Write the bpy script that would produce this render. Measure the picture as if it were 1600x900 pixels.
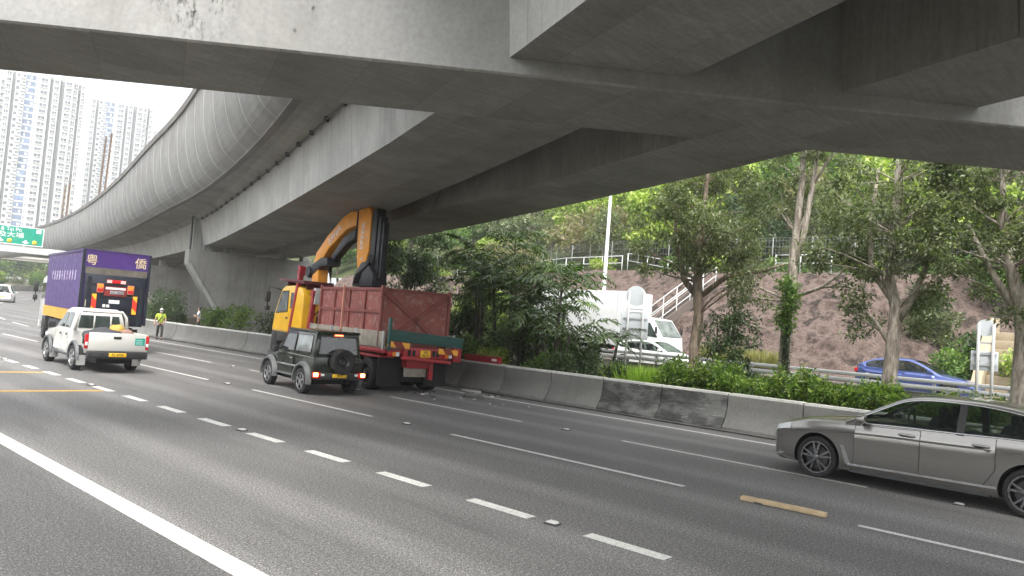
import bpy, bmesh, math, random
import numpy as np
from mathutils import Matrix, Vector
for o in list(bpy.data.objects): bpy.data.objects.remove(o)
S = bpy.context.scene
COL = S.collection
rnd = random.Random(7)
R = math.radians
# ------------------------------------------------------------------ camera
def make_camera():
    cd = bpy.data.cameras.new('camera'); cam = bpy.data.objects.new('camera', cd); COL.objects.link(cam)
    yaw, pitch, roll = R(47.8), R(2.8), R(4.4)
    fw = Vector((math.sin(yaw)*math.cos(pitch), math.cos(yaw)*math.cos(pitch), math.sin(pitch)))
    rt = Vector((math.cos(yaw), -math.sin(yaw), 0)); up = rt.cross(fw)
    r2 = math.cos(roll)*rt + math.sin(roll)*up; u2 = -math.sin(roll)*rt + math.cos(roll)*up
    m = Matrix((r2, u2, -fw)).transposed().to_4x4(); m.translation = (0, 0, 2.35)
    cam.matrix_world = m
    cd.sensor_width = 36; cd.lens = 1180*36/1600; cd.clip_end = 4000; cd.clip_start = .05
    S.camera = cam
make_camera()
# ------------------------------------------------------------------ world, sun, exposure
SUN_EL, SUN_AZ = R(60), R(222)          # azimuth clockwise from +Y: veiled sun, high on the left
def make_light():
    w = bpy.data.worlds.new('World'); S.world = w; w.use_nodes = True
    nt = w.node_tree; nt.nodes.clear()
    sky = nt.nodes.new('ShaderNodeTexSky'); sky.sky_type = 'NISHITA'; sky.sun_disc = False
    sky.sun_elevation = SUN_EL; sky.sun_rotation = SUN_AZ
    sky.air_density = 1.4; sky.dust_density = 6.0; sky.ozone_density = 1.0
    hs = nt.nodes.new('ShaderNodeHueSaturation'); hs.inputs['Saturation'].default_value = .22
    hs.inputs['Value'].default_value = 1.0
    bg = nt.nodes.new('ShaderNodeBackground'); bg.inputs['Strength'].default_value = .15
    out = nt.nodes.new('ShaderNodeOutputWorld')
    nt.links.new(sky.outputs[0], hs.inputs['Color']); nt.links.new(hs.outputs[0], bg.inputs['Color'])
    nt.links.new(bg.outputs[0], out.inputs[0])
    ld = bpy.data.lights.new('sun', 'SUN'); ld.energy = .7; ld.angle = R(30); ld.color = (1, .95, .88)
    lo = bpy.data.objects.new('sun', ld); COL.objects.link(lo)
    d = Vector((math.sin(SUN_AZ)*math.cos(SUN_EL), math.cos(SUN_AZ)*math.cos(SUN_EL), math.sin(SUN_EL)))
    lo.rotation_euler = d.to_track_quat('Z', 'Y').to_euler(); lo.location = d*200
make_light()
S.view_settings.view_transform = 'Standard'; S.view_settings.look = 'None'
S.view_settings.exposure = 1.75; S.view_settings.gamma = 1; S.view_settings.use_curve_mapping = False
S.cycles.use_denoising = True
try: S.cycles.denoiser = 'OPENIMAGEDENOISE'
except Exception: pass
S.cycles.max_bounces = 7; S.cycles.diffuse_bounces = 4; S.cycles.glossy_bounces = 3; S.cycles.transmission_bounces = 4
S.cycles.transparent_max_bounces = 6; S.cycles.caustics_reflective = False; S.cycles.caustics_refractive = False
S.cycles.sample_clamp_indirect = 6
# ------------------------------------------------------------------ materials
MATS = {}
def nodes_of(name):
    m = bpy.data.materials.new(name); m.use_nodes = True
    nt = m.node_tree; b = nt.nodes['Principled BSDF']
    return m, nt, b
def N(nt, t, **kw):
    n = nt.nodes.new(t)
    for k, v in kw.items():
        if k in n.inputs: n.inputs[k].default_value = v
        else: setattr(n, k, v)
    return n
def ramp(nt, fac, stops):
    r = nt.nodes.new('ShaderNodeValToRGB')
    e = r.color_ramp.elements
    while len(e) < len(stops): e.new(.5)
    for el, (p, c) in zip(e, stops):
        el.position = p; el.color = (*c, 1) if len(c) == 3 else c
    nt.links.new(fac, r.inputs[0]); return r.outputs[0]
def mixc(nt, a, b, fac, mode='MIX'):
    m = nt.nodes.new('ShaderNodeMix'); m.data_type = 'RGBA'; m.blend_type = mode
    for s, v in ((m.inputs['Factor'], fac), (m.inputs['A'], a), (m.inputs['B'], b)):
        if hasattr(v, 'is_linked'): nt.links.new(v, s)
        elif isinstance(v, (int, float)): s.default_value = v
        else: s.default_value = (*v, 1) if len(v) == 3 else v
    return m.outputs['Result']
def mathn(nt, op, a, b=None, clamp=False):
    m = nt.nodes.new('ShaderNodeMath'); m.operation = op; m.use_clamp = clamp
    for i, v in enumerate((a, b)):
        if v is None: continue
        if hasattr(v, 'is_linked'): nt.links.new(v, m.inputs[i])
        else: m.inputs[i].default_value = v
    return m.outputs[0]
def noise(nt, vec, scale, detail=4, rough=.55, out=0, dims=None):
    n = N(nt, 'ShaderNodeTexNoise', Scale=scale, Detail=detail, Roughness=rough)
    if vec is not None: nt.links.new(vec, n.inputs['Vector'])
    return n.outputs[out]
def mapping(nt, vec, scale=(1, 1, 1), rot=(0, 0, 0), loc=(0, 0, 0)):
    m = nt.nodes.new('ShaderNodeMapping'); m.inputs['Scale'].default_value = scale
    m.inputs['Rotation'].default_value = rot; m.inputs['Location'].default_value = loc
    nt.links.new(vec, m.inputs[0]); return m.outputs[0]
def pos(nt): return nt.nodes.new('ShaderNodeNewGeometry').outputs['Position']
def objc(nt): return nt.nodes.new('ShaderNodeTexCoord').outputs['Object']
def bump(nt, b, h, strength, dist=.02):
    n = N(nt, 'ShaderNodeBump', Strength=strength, Distance=dist); nt.links.new(h, n.inputs['Height'])
    nt.links.new(n.outputs[0], b.inputs['Normal'])
def M(name, col, rough=.55, metal=0., var=.12, vs=3., dirt=0., dirtcol=(.12, .1, .08), coat=0., bmp=0., bs=60., emit=0., spec=.5):
    """plain procedural material: base colour with mottling, optional dirt patches and bump"""
    if name in MATS: return MATS[name]
    m, nt, b = nodes_of(name); v = objc(nt)
    c = tuple(col)
    lo = tuple(x*(1-var) for x in c); hi = tuple(min(1, x*(1+var)) for x in c)
    out = ramp(nt, noise(nt, v, vs, 5), [(.3, lo), (.7, hi)])
    if dirt > 0:
        f = ramp(nt, noise(nt, v, vs*2.3, 6, .7), [(.5, (0, 0, 0)), (.72, (dirt,)*3)])
        out = mixc(nt, out, dirtcol, f)
    nt.links.new(out, b.inputs['Base Color'])
    rr = ramp(nt, noise(nt, v, vs*4, 3), [(.3, (max(0, rough-.08),)*3), (.7, (min(1, rough+.08),)*3)])
    nt.links.new(rr, b.inputs['Roughness'])
    b.inputs['Metallic'].default_value = metal; b.inputs['Coat Weight'].default_value = coat
    b.inputs['Coat Roughness'].default_value = .08; b.inputs['Specular IOR Level'].default_value = spec
    if bmp: bump(nt, b, noise(nt, v, bs, 4), bmp)
    if emit:
        b.inputs['Emission Color'].default_value = (*c, 1); b.inputs['Emission Strength'].default_value = emit
    MATS[name] = m; return m
def M_concrete(name, col, streak=.35, stain=None, boards=0., grime=.35, spots=None):
    if name in MATS: return MATS[name]
    m, nt, b = nodes_of(name); v = pos(nt)
    c = col
    base = ramp(nt, noise(nt, v, .7, 6, .6), [(.28, tuple(x*.80 for x in c)), (.72, tuple(x*1.12 for x in c))])
    fine = ramp(nt, noise(nt, v, 14, 5, .65), [(.3, (.86,)*3), (.7, (1.08,)*3)])
    out = mixc(nt, base, fine, 1., 'MULTIPLY')
    st = noise(nt, mapping(nt, v, (2.4, 2.4, .12)), 1.6, 5, .6)             # rain streaks run downward
    out = mixc(nt, out, tuple(x*.55 for x in c), mathn(nt, 'MULTIPLY', ramp(nt, st, [(.52, (0,)*3), (.75, (1,)*3)]), streak))
    gr = noise(nt, v, .33, 7, .72)
    out = mixc(nt, out, tuple(x*f for x, f in zip(c, (.5, .48, .42))), mathn(nt, 'MULTIPLY', ramp(nt, gr, [(.5, (0,)*3), (.7, (1,)*3)]), grime))
    if boards:                                                              # shutter panels of slightly different tone, and board lines
        br = N(nt, 'ShaderNodeTexBrick', Scale=1.0); br.inputs['Color1'].default_value = (.82, .82, .82, 1); br.inputs['Color2'].default_value = (1.1, 1.1, 1.1, 1); br.inputs['Mortar'].default_value = (.62, .61, .58, 1)
        br.inputs['Mortar Size'].default_value = .006; br.inputs['Brick Width'].default_value = 2.4; br.inputs['Row Height'].default_value = 1.2; br.inputs['Bias'].default_value = -.1
        nt.links.new(mapping(nt, v, (1, 1, 1), (0, 0, R(-67))), br.inputs['Vector']); out = mixc(nt, out, br.outputs['Color'], .8, 'MULTIPLY')
        bl = noise(nt, mapping(nt, v, (1.2, 14, 1), (0, 0, R(-67))), 1., 3, .6); out = mixc(nt, out, ramp(nt, bl, [(.35, (.86,)*3), (.65, (1.08,)*3)]), .8, 'MULTIPLY')
        w = N(nt, 'ShaderNodeTexWave', Scale=boards, Distortion=.6, Detail=2); w.bands_direction = 'DIAGONAL'
        nt.links.new(v, w.inputs['Vector'])
        out = mixc(nt, out, tuple(x*.8 for x in c), mathn(nt, 'MULTIPLY', ramp(nt, w.outputs['Fac'], [(.85, (0,)*3), (1., (1,)*3)]), .25))
    if spots:                                                               # mould patches of their own shape: list of (centre, radius)
        tot = None
        for (p, r) in spots:
            d = N(nt, 'ShaderNodeVectorMath', operation='DISTANCE'); nt.links.new(v, d.inputs[0]); d.inputs[1].default_value = p
            f = mathn(nt, 'SUBTRACT', 1., mathn(nt, 'DIVIDE', d.outputs['Value'], r), True)
            tot = f if tot is None else mathn(nt, 'MAXIMUM', tot, f)
        nn = ramp(nt, noise(nt, mapping(nt, v, (1, 1, .45)), 9, 8, .75), [(.5, (0,)*3), (.6, (1,)*3)])
        out = mixc(nt, out, (.05, .05, .045), mathn(nt, 'MULTIPLY', nn, mathn(nt, 'MULTIPLY', tot, 1.3, True)))
    nt.links.new(out, b.inputs['Base Color']); b.inputs['Roughness'].default_value = .82
    b.inputs['Specular IOR Level'].default_value = .3
    bump(nt, b, noise(nt, v, 35, 6, .7), .25, .01)
    MATS[name] = m; return m
def M_asphalt():
    m, nt, b = nodes_of('asphalt'); v = pos(nt)
    g = noise(nt, v, 60, 2, .7); g2 = noise(nt, v, 24, 3, .75)
    base = ramp(nt, g, [(.32, (.04, .039, .037)), (.5, (.122, .119, .115)), (.66, (.31, .305, .295))])
    base = mixc(nt, base, ramp(nt, g2, [(.30, (.55,)*3), (.5, (1.0,)*3), (.70, (1.65,)*3)]), 1., 'MULTIPLY')
    sx = nt.nodes.new('ShaderNodeSeparateXYZ'); nt.links.new(v, sx.inputs[0])
    # worn wheel tracks: soft bands along the lane direction (lane pitch about 3.5 m)
    wav = mathn(nt, 'SINE', mathn(nt, 'MULTIPLY', mathn(nt, 'ADD', sx.outputs['X'], mathn(nt, 'MULTIPLY', noise(nt, mapping(nt, v, (.15, .02, 1)), 1., 2), 1.2)), 2*math.pi/1.78))
    band = ramp(nt, wav, [(0., (.80,)*3), (1., (1.12,)*3)])
    out = mixc(nt, base, band, .8, 'MULTIPLY')
    big = ramp(nt, noise(nt, mapping(nt, v, (.5, .12, 1)), 1.3, 5, .6), [(.3, (.84,)*3), (.7, (1.14,)*3)])
    out = mixc(nt, out, big, 1., 'MULTIPLY')
    oil = ramp(nt, noise(nt, mapping(nt, v, (.9, .10, 1)), 2.2, 4, .6), [(.60, (0,)*3), (.78, (.5,)*3)])
    out = mixc(nt, out, (.045, .044, .043), oil)
    # asphalt multiplied darker on the hard shoulder, left of the edge line
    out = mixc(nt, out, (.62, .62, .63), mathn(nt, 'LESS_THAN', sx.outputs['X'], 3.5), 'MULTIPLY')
    nt.links.new(out, b.inputs['Base Color'])
    b.inputs['Roughness'].default_value = .70; b.inputs['Specular IOR Level'].default_value = .3
    bump(nt, b, g2, .5, .01); MATS['asphalt'] = m; return m
def M_paint_line(name, col):
    m, nt, b = nodes_of(name); v = pos(nt)
    f = ramp(nt, noise(nt, v, 28, 6, .75), [(.36, (0,)*3), (.50, (1,)*3)])
    out = mixc(nt, tuple(x*.42 for x in col), col, f)
    dk = ramp(nt, noise(nt, v, 3, 4, .6), [(.3, (.8,)*3), (.65, (1,)*3)])
    nt.links.new(mixc(nt, out, dk, 1., 'MULTIPLY'), b.inputs['Base Color']); b.inputs['Roughness'].default_value = .7
    bump(nt, b, noise(nt, v, 90, 3), .3, .004); MATS[name] = m; return m
def M_leaf(name, cols, trans=.35, rough=.45):
    m, nt, b = nodes_of(name)
    g = nt.nodes.new('ShaderNodeNewGeometry')
    n = len(cols); c = ramp(nt, g.outputs['Random Per Island'], [(i/(max(1, n-1)), q) for i, q in enumerate(cols)])
    big = ramp(nt, noise(nt, objc(nt), .9, 3), [(.3, (.72,)*3), (.7, (1.25,)*3)])
    c = mixc(nt, c, big, 1., 'MULTIPLY')
    nt.links.new(c, b.inputs['Base Color']); b.inputs['Roughness'].default_value = rough; b.inputs['Specular IOR Level'].default_value = .35
    tr = nt.nodes.new('ShaderNodeBsdfTranslucent')
    nt.links.new(mixc(nt, c, (1.3, 1.5, .55), 1., 'MULTIPLY'), tr.inputs[0])
    mx = nt.nodes.new('ShaderNodeMixShader'); mx.inputs[0].default_value = trans
    nt.links.new(b.outputs[0], mx.inputs[1]); nt.links.new(tr.outputs[0], mx.inputs[2])
    nt.links.new(mx.outputs[0], nt.nodes['Material Output'].inputs[0]); MATS[name] = m; return m
def M_bark(name, a, c, scale=(5, 5, 1.2)):
    m, nt, b = nodes_of(name); v = pos(nt)
    n1 = noise(nt, mapping(nt, v, scale), 2.2, 7, .72)
    nt.links.new(ramp(nt, n1, [(.34, a), (.50, tuple((x+y)/2 for x, y in zip(a, c))), (.62, c)]), b.inputs['Base Color'])
    b.inputs['Roughness'].default_value = .85; bump(nt, b, n1, .9, .05); MATS[name] = m; return m
def M_glass(name, tint=(.02, .025, .028), rough=.03):
    m, nt, b = nodes_of(name); v = objc(nt)
    nt.links.new(ramp(nt, noise(nt, v, 2.5, 3), [(.35, tuple(x*.7 for x in tint)), (.65, tuple(x*1.4 for x in tint))]), b.inputs['Base Color'])
    b.inputs['Roughness'].default_value = rough; b.inputs['Specular IOR Level'].default_value = .75
    b.inputs['Coat Weight'].default_value = .5; b.inputs['Coat Roughness'].default_value = .02
    MATS[name] = m; return m
def M_stripes(name, c1, c2, period, ang, axis='X'):
    m, nt, b = nodes_of(name); v = objc(nt)
    s = nt.nodes.new('ShaderNodeSeparateXYZ'); nt.links.new(v, s.inputs[0])
    q = mathn(nt, 'ADD', s.outputs[axis], mathn(nt, 'MULTIPLY', s.outputs['Z'], ang))
    f = mathn(nt, 'GREATER_THAN', mathn(nt, 'PINGPONG', q, period), period/2)
    nt.links.new(mixc(nt, c1, c2, f), b.inputs['Base Color']); b.inputs['Roughness'].default_value = .4
    MATS[name] = m; return m
def M_soil(name, cols, scale=.6, bstr=.8):
    m, nt, b = nodes_of(name); v = pos(nt)
    n1 = noise(nt, v, scale, 8, .68); k = len(cols)
    out = ramp(nt, n1, [(.28+.44*i/(k-1), c) for i, c in enumerate(cols)])
    f = ramp(nt, noise(nt, v, scale*14, 5, .7), [(.3, (.7,)*3), (.7, (1.25,)*3)])
    nt.links.new(mixc(nt, out, f, 1., 'MULTIPLY'), b.inputs['Base Color']); b.inputs['Roughness'].default_value = .95
    b.inputs['Specular IOR Level'].default_value = .15
    bump(nt, b, noise(nt, v, scale*9, 7, .7), bstr, .12); MATS[name] = m; return m
# ------------------------------------------------------------------ mesh helpers
class MB:
    """collects simple shapes into one mesh"""
    def __init__(self): self.v = []; self.f = []; self.mi = []; self.sm = []
    def add(self, verts, faces, mi=0, smooth=False):
        o = len(self.v); self.v += [tuple(p) for p in verts]
        for f in faces: self.f.append(tuple(i+o for i in f)); self.mi.append(mi); self.sm.append(smooth)
        return self
    def box(self, c, s, mi=0, rot=None):
        x, y, z = s[0]/2, s[1]/2, s[2]/2
        vs = [Vector((a, b, d)) for a in (-x, x) for b in (-y, y) for d in (-z, z)]
        if rot is not None: vs = [rot @ q for q in vs]
        c = Vector(c); vs = [q+c for q in vs]
        return self.add(vs, [(0, 1, 3, 2), (4, 6, 7, 5), (0, 4, 5, 1), (2, 3, 7, 6), (0, 2, 6, 4), (1, 5, 7, 3)], mi)
    def bb(self, x0, x1, y0, y1, z0, z1, mi=0):
        return self.box(((x0+x1)/2, (y0+y1)/2, (z0+z1)/2), (x1-x0, y1-y0, z1-z0), mi)
    def bar(self, p0, p1, w, h, mi=0, up=(0, 0, 1)):
        p0, p1 = Vector(p0), Vector(p1); d = p1-p0; L = d.length; d.normalize()
        u = Vector(up)
        if abs(d.dot(u)) > .98: u = Vector((0, 1, 0))
        s = d.cross(u).normalized(); u = s.cross(d)
        vs = [q + s*a*w/2 + u*b*h/2 for q in (p0, p1) for a, b in ((-1, -1), (1, -1), (1, 1), (-1, 1))]
        return self.add(vs, [(0, 1, 2, 3), (7, 6, 5, 4), (0, 4, 5, 1), (1, 5, 6, 2), (2, 6, 7, 3), (3, 7, 4, 0)], mi)
    def tube(self, path, rad, n=8, mi=0, cap=True, smooth=True):
        path = [Vector(p) for p in path]
        if isinstance(rad, (int, float)): rad = [rad]*len(path)
        rings = []; pu = None
        for i, p in enumerate(path):
            d = (path[min(i+1, len(path)-1)] - path[max(i-1, 0)])
            d = d.normalized() if d.length > 1e-9 else Vector((0, 0, 1))
            if pu is None: pu = Vector((1, 0, 0)) if abs(d.x) < .8 else Vector((0, 1, 0))
            u = (pu - d*pu.dot(d)).normalized(); pu = u; w = d.cross(u)
            rings.append([p + (u*math.cos(2*math.pi*k/n) + w*math.sin(2*math.pi*k/n))*rad[i] for k in range(n)])
        return self.loft(rings, mi, True, cap, smooth)
    def loft(self, rings, mi=0, closed=True, cap=True, smooth=True):
        n = len(rings[0]); vs = [p for r in rings for p in r]; fs = []
        for i in range(len(rings)-1):
            for k in range(n if closed else n-1):
                a = i*n+k; b = i*n+(k+1) % n; fs.append((a, b, b+n, a+n))
        if not smooth or not cap: self.add(vs, fs, mi, smooth)
        else: self.add(vs, fs, mi, True)
        if cap and closed:
            o = len(self.v)-len(vs)
            self.f += [tuple(o+k for k in reversed(range(n))), tuple(o+(len(rings)-1)*n+k for k in range(n))]
            self.mi += [mi, mi]; self.sm += [False, False]
        return self
    def lathe(self, prof, c, axis='X', n=24, mi=0, smooth=True, a0=0):
        """prof: list of (along, radius); closed loop if first == last"""
        c = Vector(c); rings = []
        for k in range(n):
            a = 2*math.pi*k/n+a0; ring = []
            for t, r in prof:
                p = {'X': (t, r*math.cos(a), r*math.sin(a)), 'Y': (r*math.sin(a), t, r*math.cos(a)), 'Z': (r*math.cos(a), r*math.sin(a), t)}[axis]
                ring.append(c+Vector(p))
            rings.append(ring)
        rings.append(rings[0]); m = len(prof); vs = [p for r in rings[:-1] for p in r]; fs = []
        for k in range(n):
            for j in range(m-1):
                a = k*m+j; b = ((k+1) % n)*m+j; fs.append((a, b, b+1, a+1))
        return self.add(vs, fs, mi, smooth)
    def prism(self, poly, a, b, axis='X', mi=0, wfun=None):
        """poly in the plane of the other two axes, extruded a..b; wfun(z) gives half width instead"""
        def P(t, q):
            return {'X': (t, q[0], q[1]), 'Y': (q[0], t, q[1]), 'Z': (q[0], q[1], t)}[axis]
        n = len(poly)
        vs = [P(-wfun(q[0], q[1]) if wfun else a, q) for q in poly] + [P(wfun(q[0], q[1]) if wfun else b, q) for q in poly]
        fs = [tuple(reversed(range(n))), tuple(range(n, 2*n))] + [(i, (i+1) % n, n+(i+1) % n, n+i) for i in range(n)]
        return self.add(vs, fs, mi)
    def build(self, name, mats, parent=None, bevel=0, seg=2, auto=None, loc=None, weld=False):
        me = bpy.data.meshes.new(name); me.from_pydata(self.v, [], self.f)
        if not isinstance(mats, (list, tuple)): mats = [mats]
        for m in mats: me.materials.append(m)
        me.polygons.foreach_set('material_index', self.mi); me.polygons.foreach_set('use_smooth', self.sm)
        bm = bmesh.new(); bm.from_mesh(me)
        if weld: bmesh.ops.remove_doubles(bm, verts=bm.verts, dist=1e-5)
        bmesh.ops.recalc_face_normals(bm, faces=bm.faces)
        if bevel:
            es = [e for e in bm.edges if len(e.link_faces) == 2 and e.calc_face_angle(0) > R(28)]
            bmesh.ops.bevel(bm, geom=es, offset=bevel, segments=seg, profile=.5, affect='EDGES', clamp_overlap=True)
            for f in bm.faces: f.smooth = True
        if auto is not None or bevel:
            lim = R(auto if auto is not None else 40)
            for f in bm.faces: f.smooth = True
            for e in bm.edges:
                if len(e.link_faces) == 2: e.smooth = e.calc_face_angle(0) < lim
        bm.to_mesh(me); bm.free(); me.update()
        return link(name, me, parent, loc)
def link(name, me, parent=None, loc=None):
    o = bpy.data.objects.new(name, me); COL.objects.link(o)
    if parent is not None: o.parent = parent
    if loc is not None: o.location = loc
    return o
def fast_mesh(name, V, F, mat, smooth=False):
    """V (n,3) array, F (m,k) array"""
    me = bpy.data.meshes.new(name); V = np.asarray(V, np.float32); F = np.asarray(F, np.int32); k = F.shape[1]
    me.vertices.add(len(V)); me.vertices.foreach_set('co', V.ravel())
    me.loops.add(F.size); me.loops.foreach_set('vertex_index', F.ravel())
    me.polygons.add(len(F)); me.polygons.foreach_set('loop_start', np.arange(0, F.size, k, dtype=np.int32))
    me.polygons.foreach_set('loop_total', np.full(len(F), k, np.int32))
    me.polygons.foreach_set('use_smooth', np.full(len(F), smooth))
    me.materials.append(mat); me.update(calc_edges=True); return me
def empty(name, loc=(0, 0, 0), yaw=0., label=None, cat=None, group=None, kind=None):
    o = bpy.data.objects.new(name, None); COL.objects.link(o); o.location = loc; o.rotation_euler = (0, 0, -R(yaw))
    o.empty_display_size = .3
    return tag(o, label, cat, group, kind)
def tag(o, label=None, cat=None, group=None, kind=None):
    if label: o['label'] = label
    if cat: o['category'] = cat
    if group: o['group'] = group
    if kind: o['kind'] = kind
    return o
def copy_tree(o, parent=None):
    c = o.copy(); COL.objects.link(c); c.parent = parent
    for ch in list(o.children): copy_tree(ch, c)
    return c
def text_obj(txt, size, mat, parent, loc, rot, extrude=.004, sx=1., name='lettering', shear=0., space=1.):
    cu = bpy.data.curves.new('t', 'FONT'); cu.body = txt; cu.size = size; cu.extrude = extrude; cu.align_x = 'CENTER'; cu.align_y = 'CENTER'; cu.shear = shear; cu.space_character = space
    t = bpy.data.objects.new('t', cu); COL.objects.link(t); bpy.context.view_layer.update()
    me = bpy.data.meshes.new_from_object(t.evaluated_get(bpy.context.evaluated_depsgraph_get()))
    bpy.data.objects.remove(t); me.materials.clear(); me.materials.append(mat); me.name = name
    o = link(name, me, parent, loc); o.rotation_euler = rot; o.scale = (sx, 1, 1); return o
def smoothfun(pts):
    """C1 curve through (t, v) points"""
    t = np.array([p[0] for p in pts], float); v = np.array([p[1] for p in pts], float)
    d = np.gradient(v, t) if len(t) > 2 else np.full(len(t), (v[-1]-v[0])/(t[-1]-t[0]))
    s = np.diff(v)/np.diff(t)
    for i in range(1, len(t)-1):
        if s[i-1]*s[i] <= 0: d[i] = 0
    def f(x):
        if x <= t[0]: return float(v[0]+(x-t[0])*d[0]) if f.ext else float(v[0])
        if x >= t[-1]: return float(v[-1]+(x-t[-1])*d[-1]) if f.ext else float(v[-1])
        i = int(np.searchsorted(t, x)-1); h = t[i+1]-t[i]; u = (x-t[i])/h
        return float((2*u**3-3*u*u+1)*v[i]+(u**3-2*u*u+u)*h*d[i]+(-2*u**3+3*u*u)*v[i+1]+(u**3-u*u)*h*d[i+1])
    f.ext = False; return f
def boolean_cut(o, cutters):
    for c in cutters:
        md = o.modifiers.new('b', 'BOOLEAN'); md.operation = 'DIFFERENCE'; md.solver = 'EXACT'; md.object = c
    bpy.context.view_layer.update()
    me = bpy.data.meshes.new_from_object(o.evaluated_get(bpy.context.evaluated_depsgraph_get()))
    o.modifiers.clear(); o.data = me
    for c in cutters: bpy.data.objects.remove(c)
# shared materials
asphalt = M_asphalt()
line_w = M_paint_line('white_line_paint', (.64, .64, .60)); line_y = M_paint_line('yellow_line_paint', (.50, .32, .08))
conc_light = M_concrete('concrete_light', (.32, .32, .308), .45, spots=[((4.52, 10.31, 6.44), .62), ((4.27, 10.55, 6.66), .52), ((5.64, 9.28, 6.56), .06), ((5.48, 9.44, 6.22), .05)])
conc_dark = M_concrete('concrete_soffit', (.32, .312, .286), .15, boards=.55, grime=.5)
conc_web = M_concrete('concrete_web', (.46, .46, .445), .6, grime=.2)  # paler than the soffit: outer web's sky light put into the colour
conc_barrier = M_concrete('concrete_barrier', (.155, .155, .145), .4, grime=.3)
conc_pier = M_concrete('concrete_pier', (.31, .305, .285), .75, grime=.55)
# ================================================================== SETTING
def rx(y): return 0. if y < 42 else (y-42)**2/(2*150.)          # the road bends right in the distance
def rz(y): return 0. if y < 45 else (.00022*(y-45)**2 if y < 90 else .4455+.0198*(y-90))
def fo(y):
    t = min(1, max(0, (y-30)/22)); return 7*t*t*(3-2*t)          # the far carriageway swings away round the piers
def strip(name, ys, x0, x1, z, mat, parent=None, kind=None, z0=None, nx=1, s0=0., s1=0.):
    """sheet that follows the road between offsets x0..x1"""
    V = []; F = []
    for i, y in enumerate(ys):
        for k in range(nx+1):
            x = x0+(x1-x0)*k/nx; V.append((x+rx(y)+fo(y)*(s0+(s1-s0)*k/nx), y, rz(y)+z))
    w = nx+1
    for i in range(len(ys)-1):
        for k in range(nx): a = i*w+k; F.append((a, a+1, a+1+w, a+w))
    me = fast_mesh(name, V, F, mat); o = link(name, me, parent); tag(o, kind=kind); return o
def frange(a, b, s): return list(np.arange(a, b+1e-6, s))
YS = frange(-40, 40, 4)+frange(42, 220, 3)
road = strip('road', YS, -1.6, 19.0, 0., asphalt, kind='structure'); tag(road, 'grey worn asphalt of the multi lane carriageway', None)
def dash(x, y0, y1, w, mat=line_w, name='lane_dash'):
    ys = [y0+(y1-y0)*k/max(1, int((y1-y0)/3)+1) for k in range(max(1, int((y1-y0)/3)+1)+1)]
    V = []; F = []
    for i, y in enumerate(ys):
        sk = 0.
        V += [(x-w/2+rx(y), y, rz(y)+.004), (x+w/2+rx(y), y, rz(y)+.004)]
        if i: a = 2*i-2; F.append((a, a+1, a+3, a+2))
    return link(name, fast_mesh(name, V, F, mat), road)
# solid edge lines
for nm, x, w, a, b in (('edge_line', 3.57, .24, -38, 100), ('edge_line', 17.66, .14, -38, 58)): dash(x, a, b, w, name=nm)
# short thick dashes between slow lane and the others
y = 4.62-1.92*12
while y < 75: dash(7.3, y-.53, y+.53, .2); y += 1.92
for k in range(-4, 18):
    if True:
        y0 = 5.96+8.05*k; dash(11.0, y0-.0, y0+5.4, .12, name='lane_line')
        y0 = 12.22+8.05*(k-1); dash(14.2, y0, y0+5.1, .12, name='lane_line')
# yellow transverse bars across the slow lane
for k in range(5):
    y = 19.6+4.45*k; V = [(3.75, y-.14+.25, .0045), (7.16, y-.14, .0045), (7.16, y+.16, .0045), (3.75, y+.16+.25, .0045)]
    if k < 4: link('yellow_bar', fast_mesh('yellow_bar', V, [(0, 1, 2, 3)], line_y), road)
# ground sheet to the horizon
soil = M_soil('verge_soil', [(.05, .05, .03), (.10, .09, .06), (.07, .09, .035)], .5)
def hill_z(x, y):
    """natural ground on the right of the far carriageway"""
    x = x-rx(y)*.6-fo(y)
    if x < 36: return .55
    if x < 44.3: return .75+(x-36)*.72
    if x < 47.5: return 6.75+(x-44.3)*.06
    return 6.94+(x-47.5)*.56 if x < 110 else 6.94+62.5*.56+(x-110)*.25
def grid(name, xs, ys, zf, mat, kind='structure', smooth=True):
    V = [(x, y, zf(x, y)) for y in ys for x in xs]; w = len(xs)
    F = [(j*w+i, j*w+i+1, (j+1)*w+i+1, (j+1)*w+i) for j in range(len(ys)-1) for i in range(w-1)]
    return tag(link(name, fast_mesh(name, V, F, mat, smooth)), kind=kind)
gx = [-1500, -600, -200, -60, -10, 0, 10, 20, 27, 35, 60, 100, 200, 500, 1500]
gy = [-1500, -500, -150, -60, -20]+frange(0, 240, 15)+[320, 500, 900, 2500]
tag(grid('ground', gx, gy, lambda x, y: min(rz(y), 6)-.12, soil), 'bare brown verge soil')
# median planting bed and far carriageway
bed = strip('planting_bed', YS, 19.45, 26.35, .34, M_soil('bed_soil', [(.045, .035, .022), (.10, .08, .05), (.06, .085, .03)], 1.4), kind='structure', nx=2, s1=1.)
far_road = strip('far_road', YS, 26.9, 35.4, .78, asphalt, kind='structure', s0=1., s1=1.)
o = strip('edge_line', YS, 27.6, 27.75, .785, line_w, far_road, s0=1., s1=1.)
o = strip('edge_line', YS, 34.5, 34.65, .785, line_w, far_road, s0=1., s1=1.)
strip('kerb', YS, 35.4, 36.0, .9, conc_barrier, kind='structure', s0=1., s1=1.)
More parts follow.
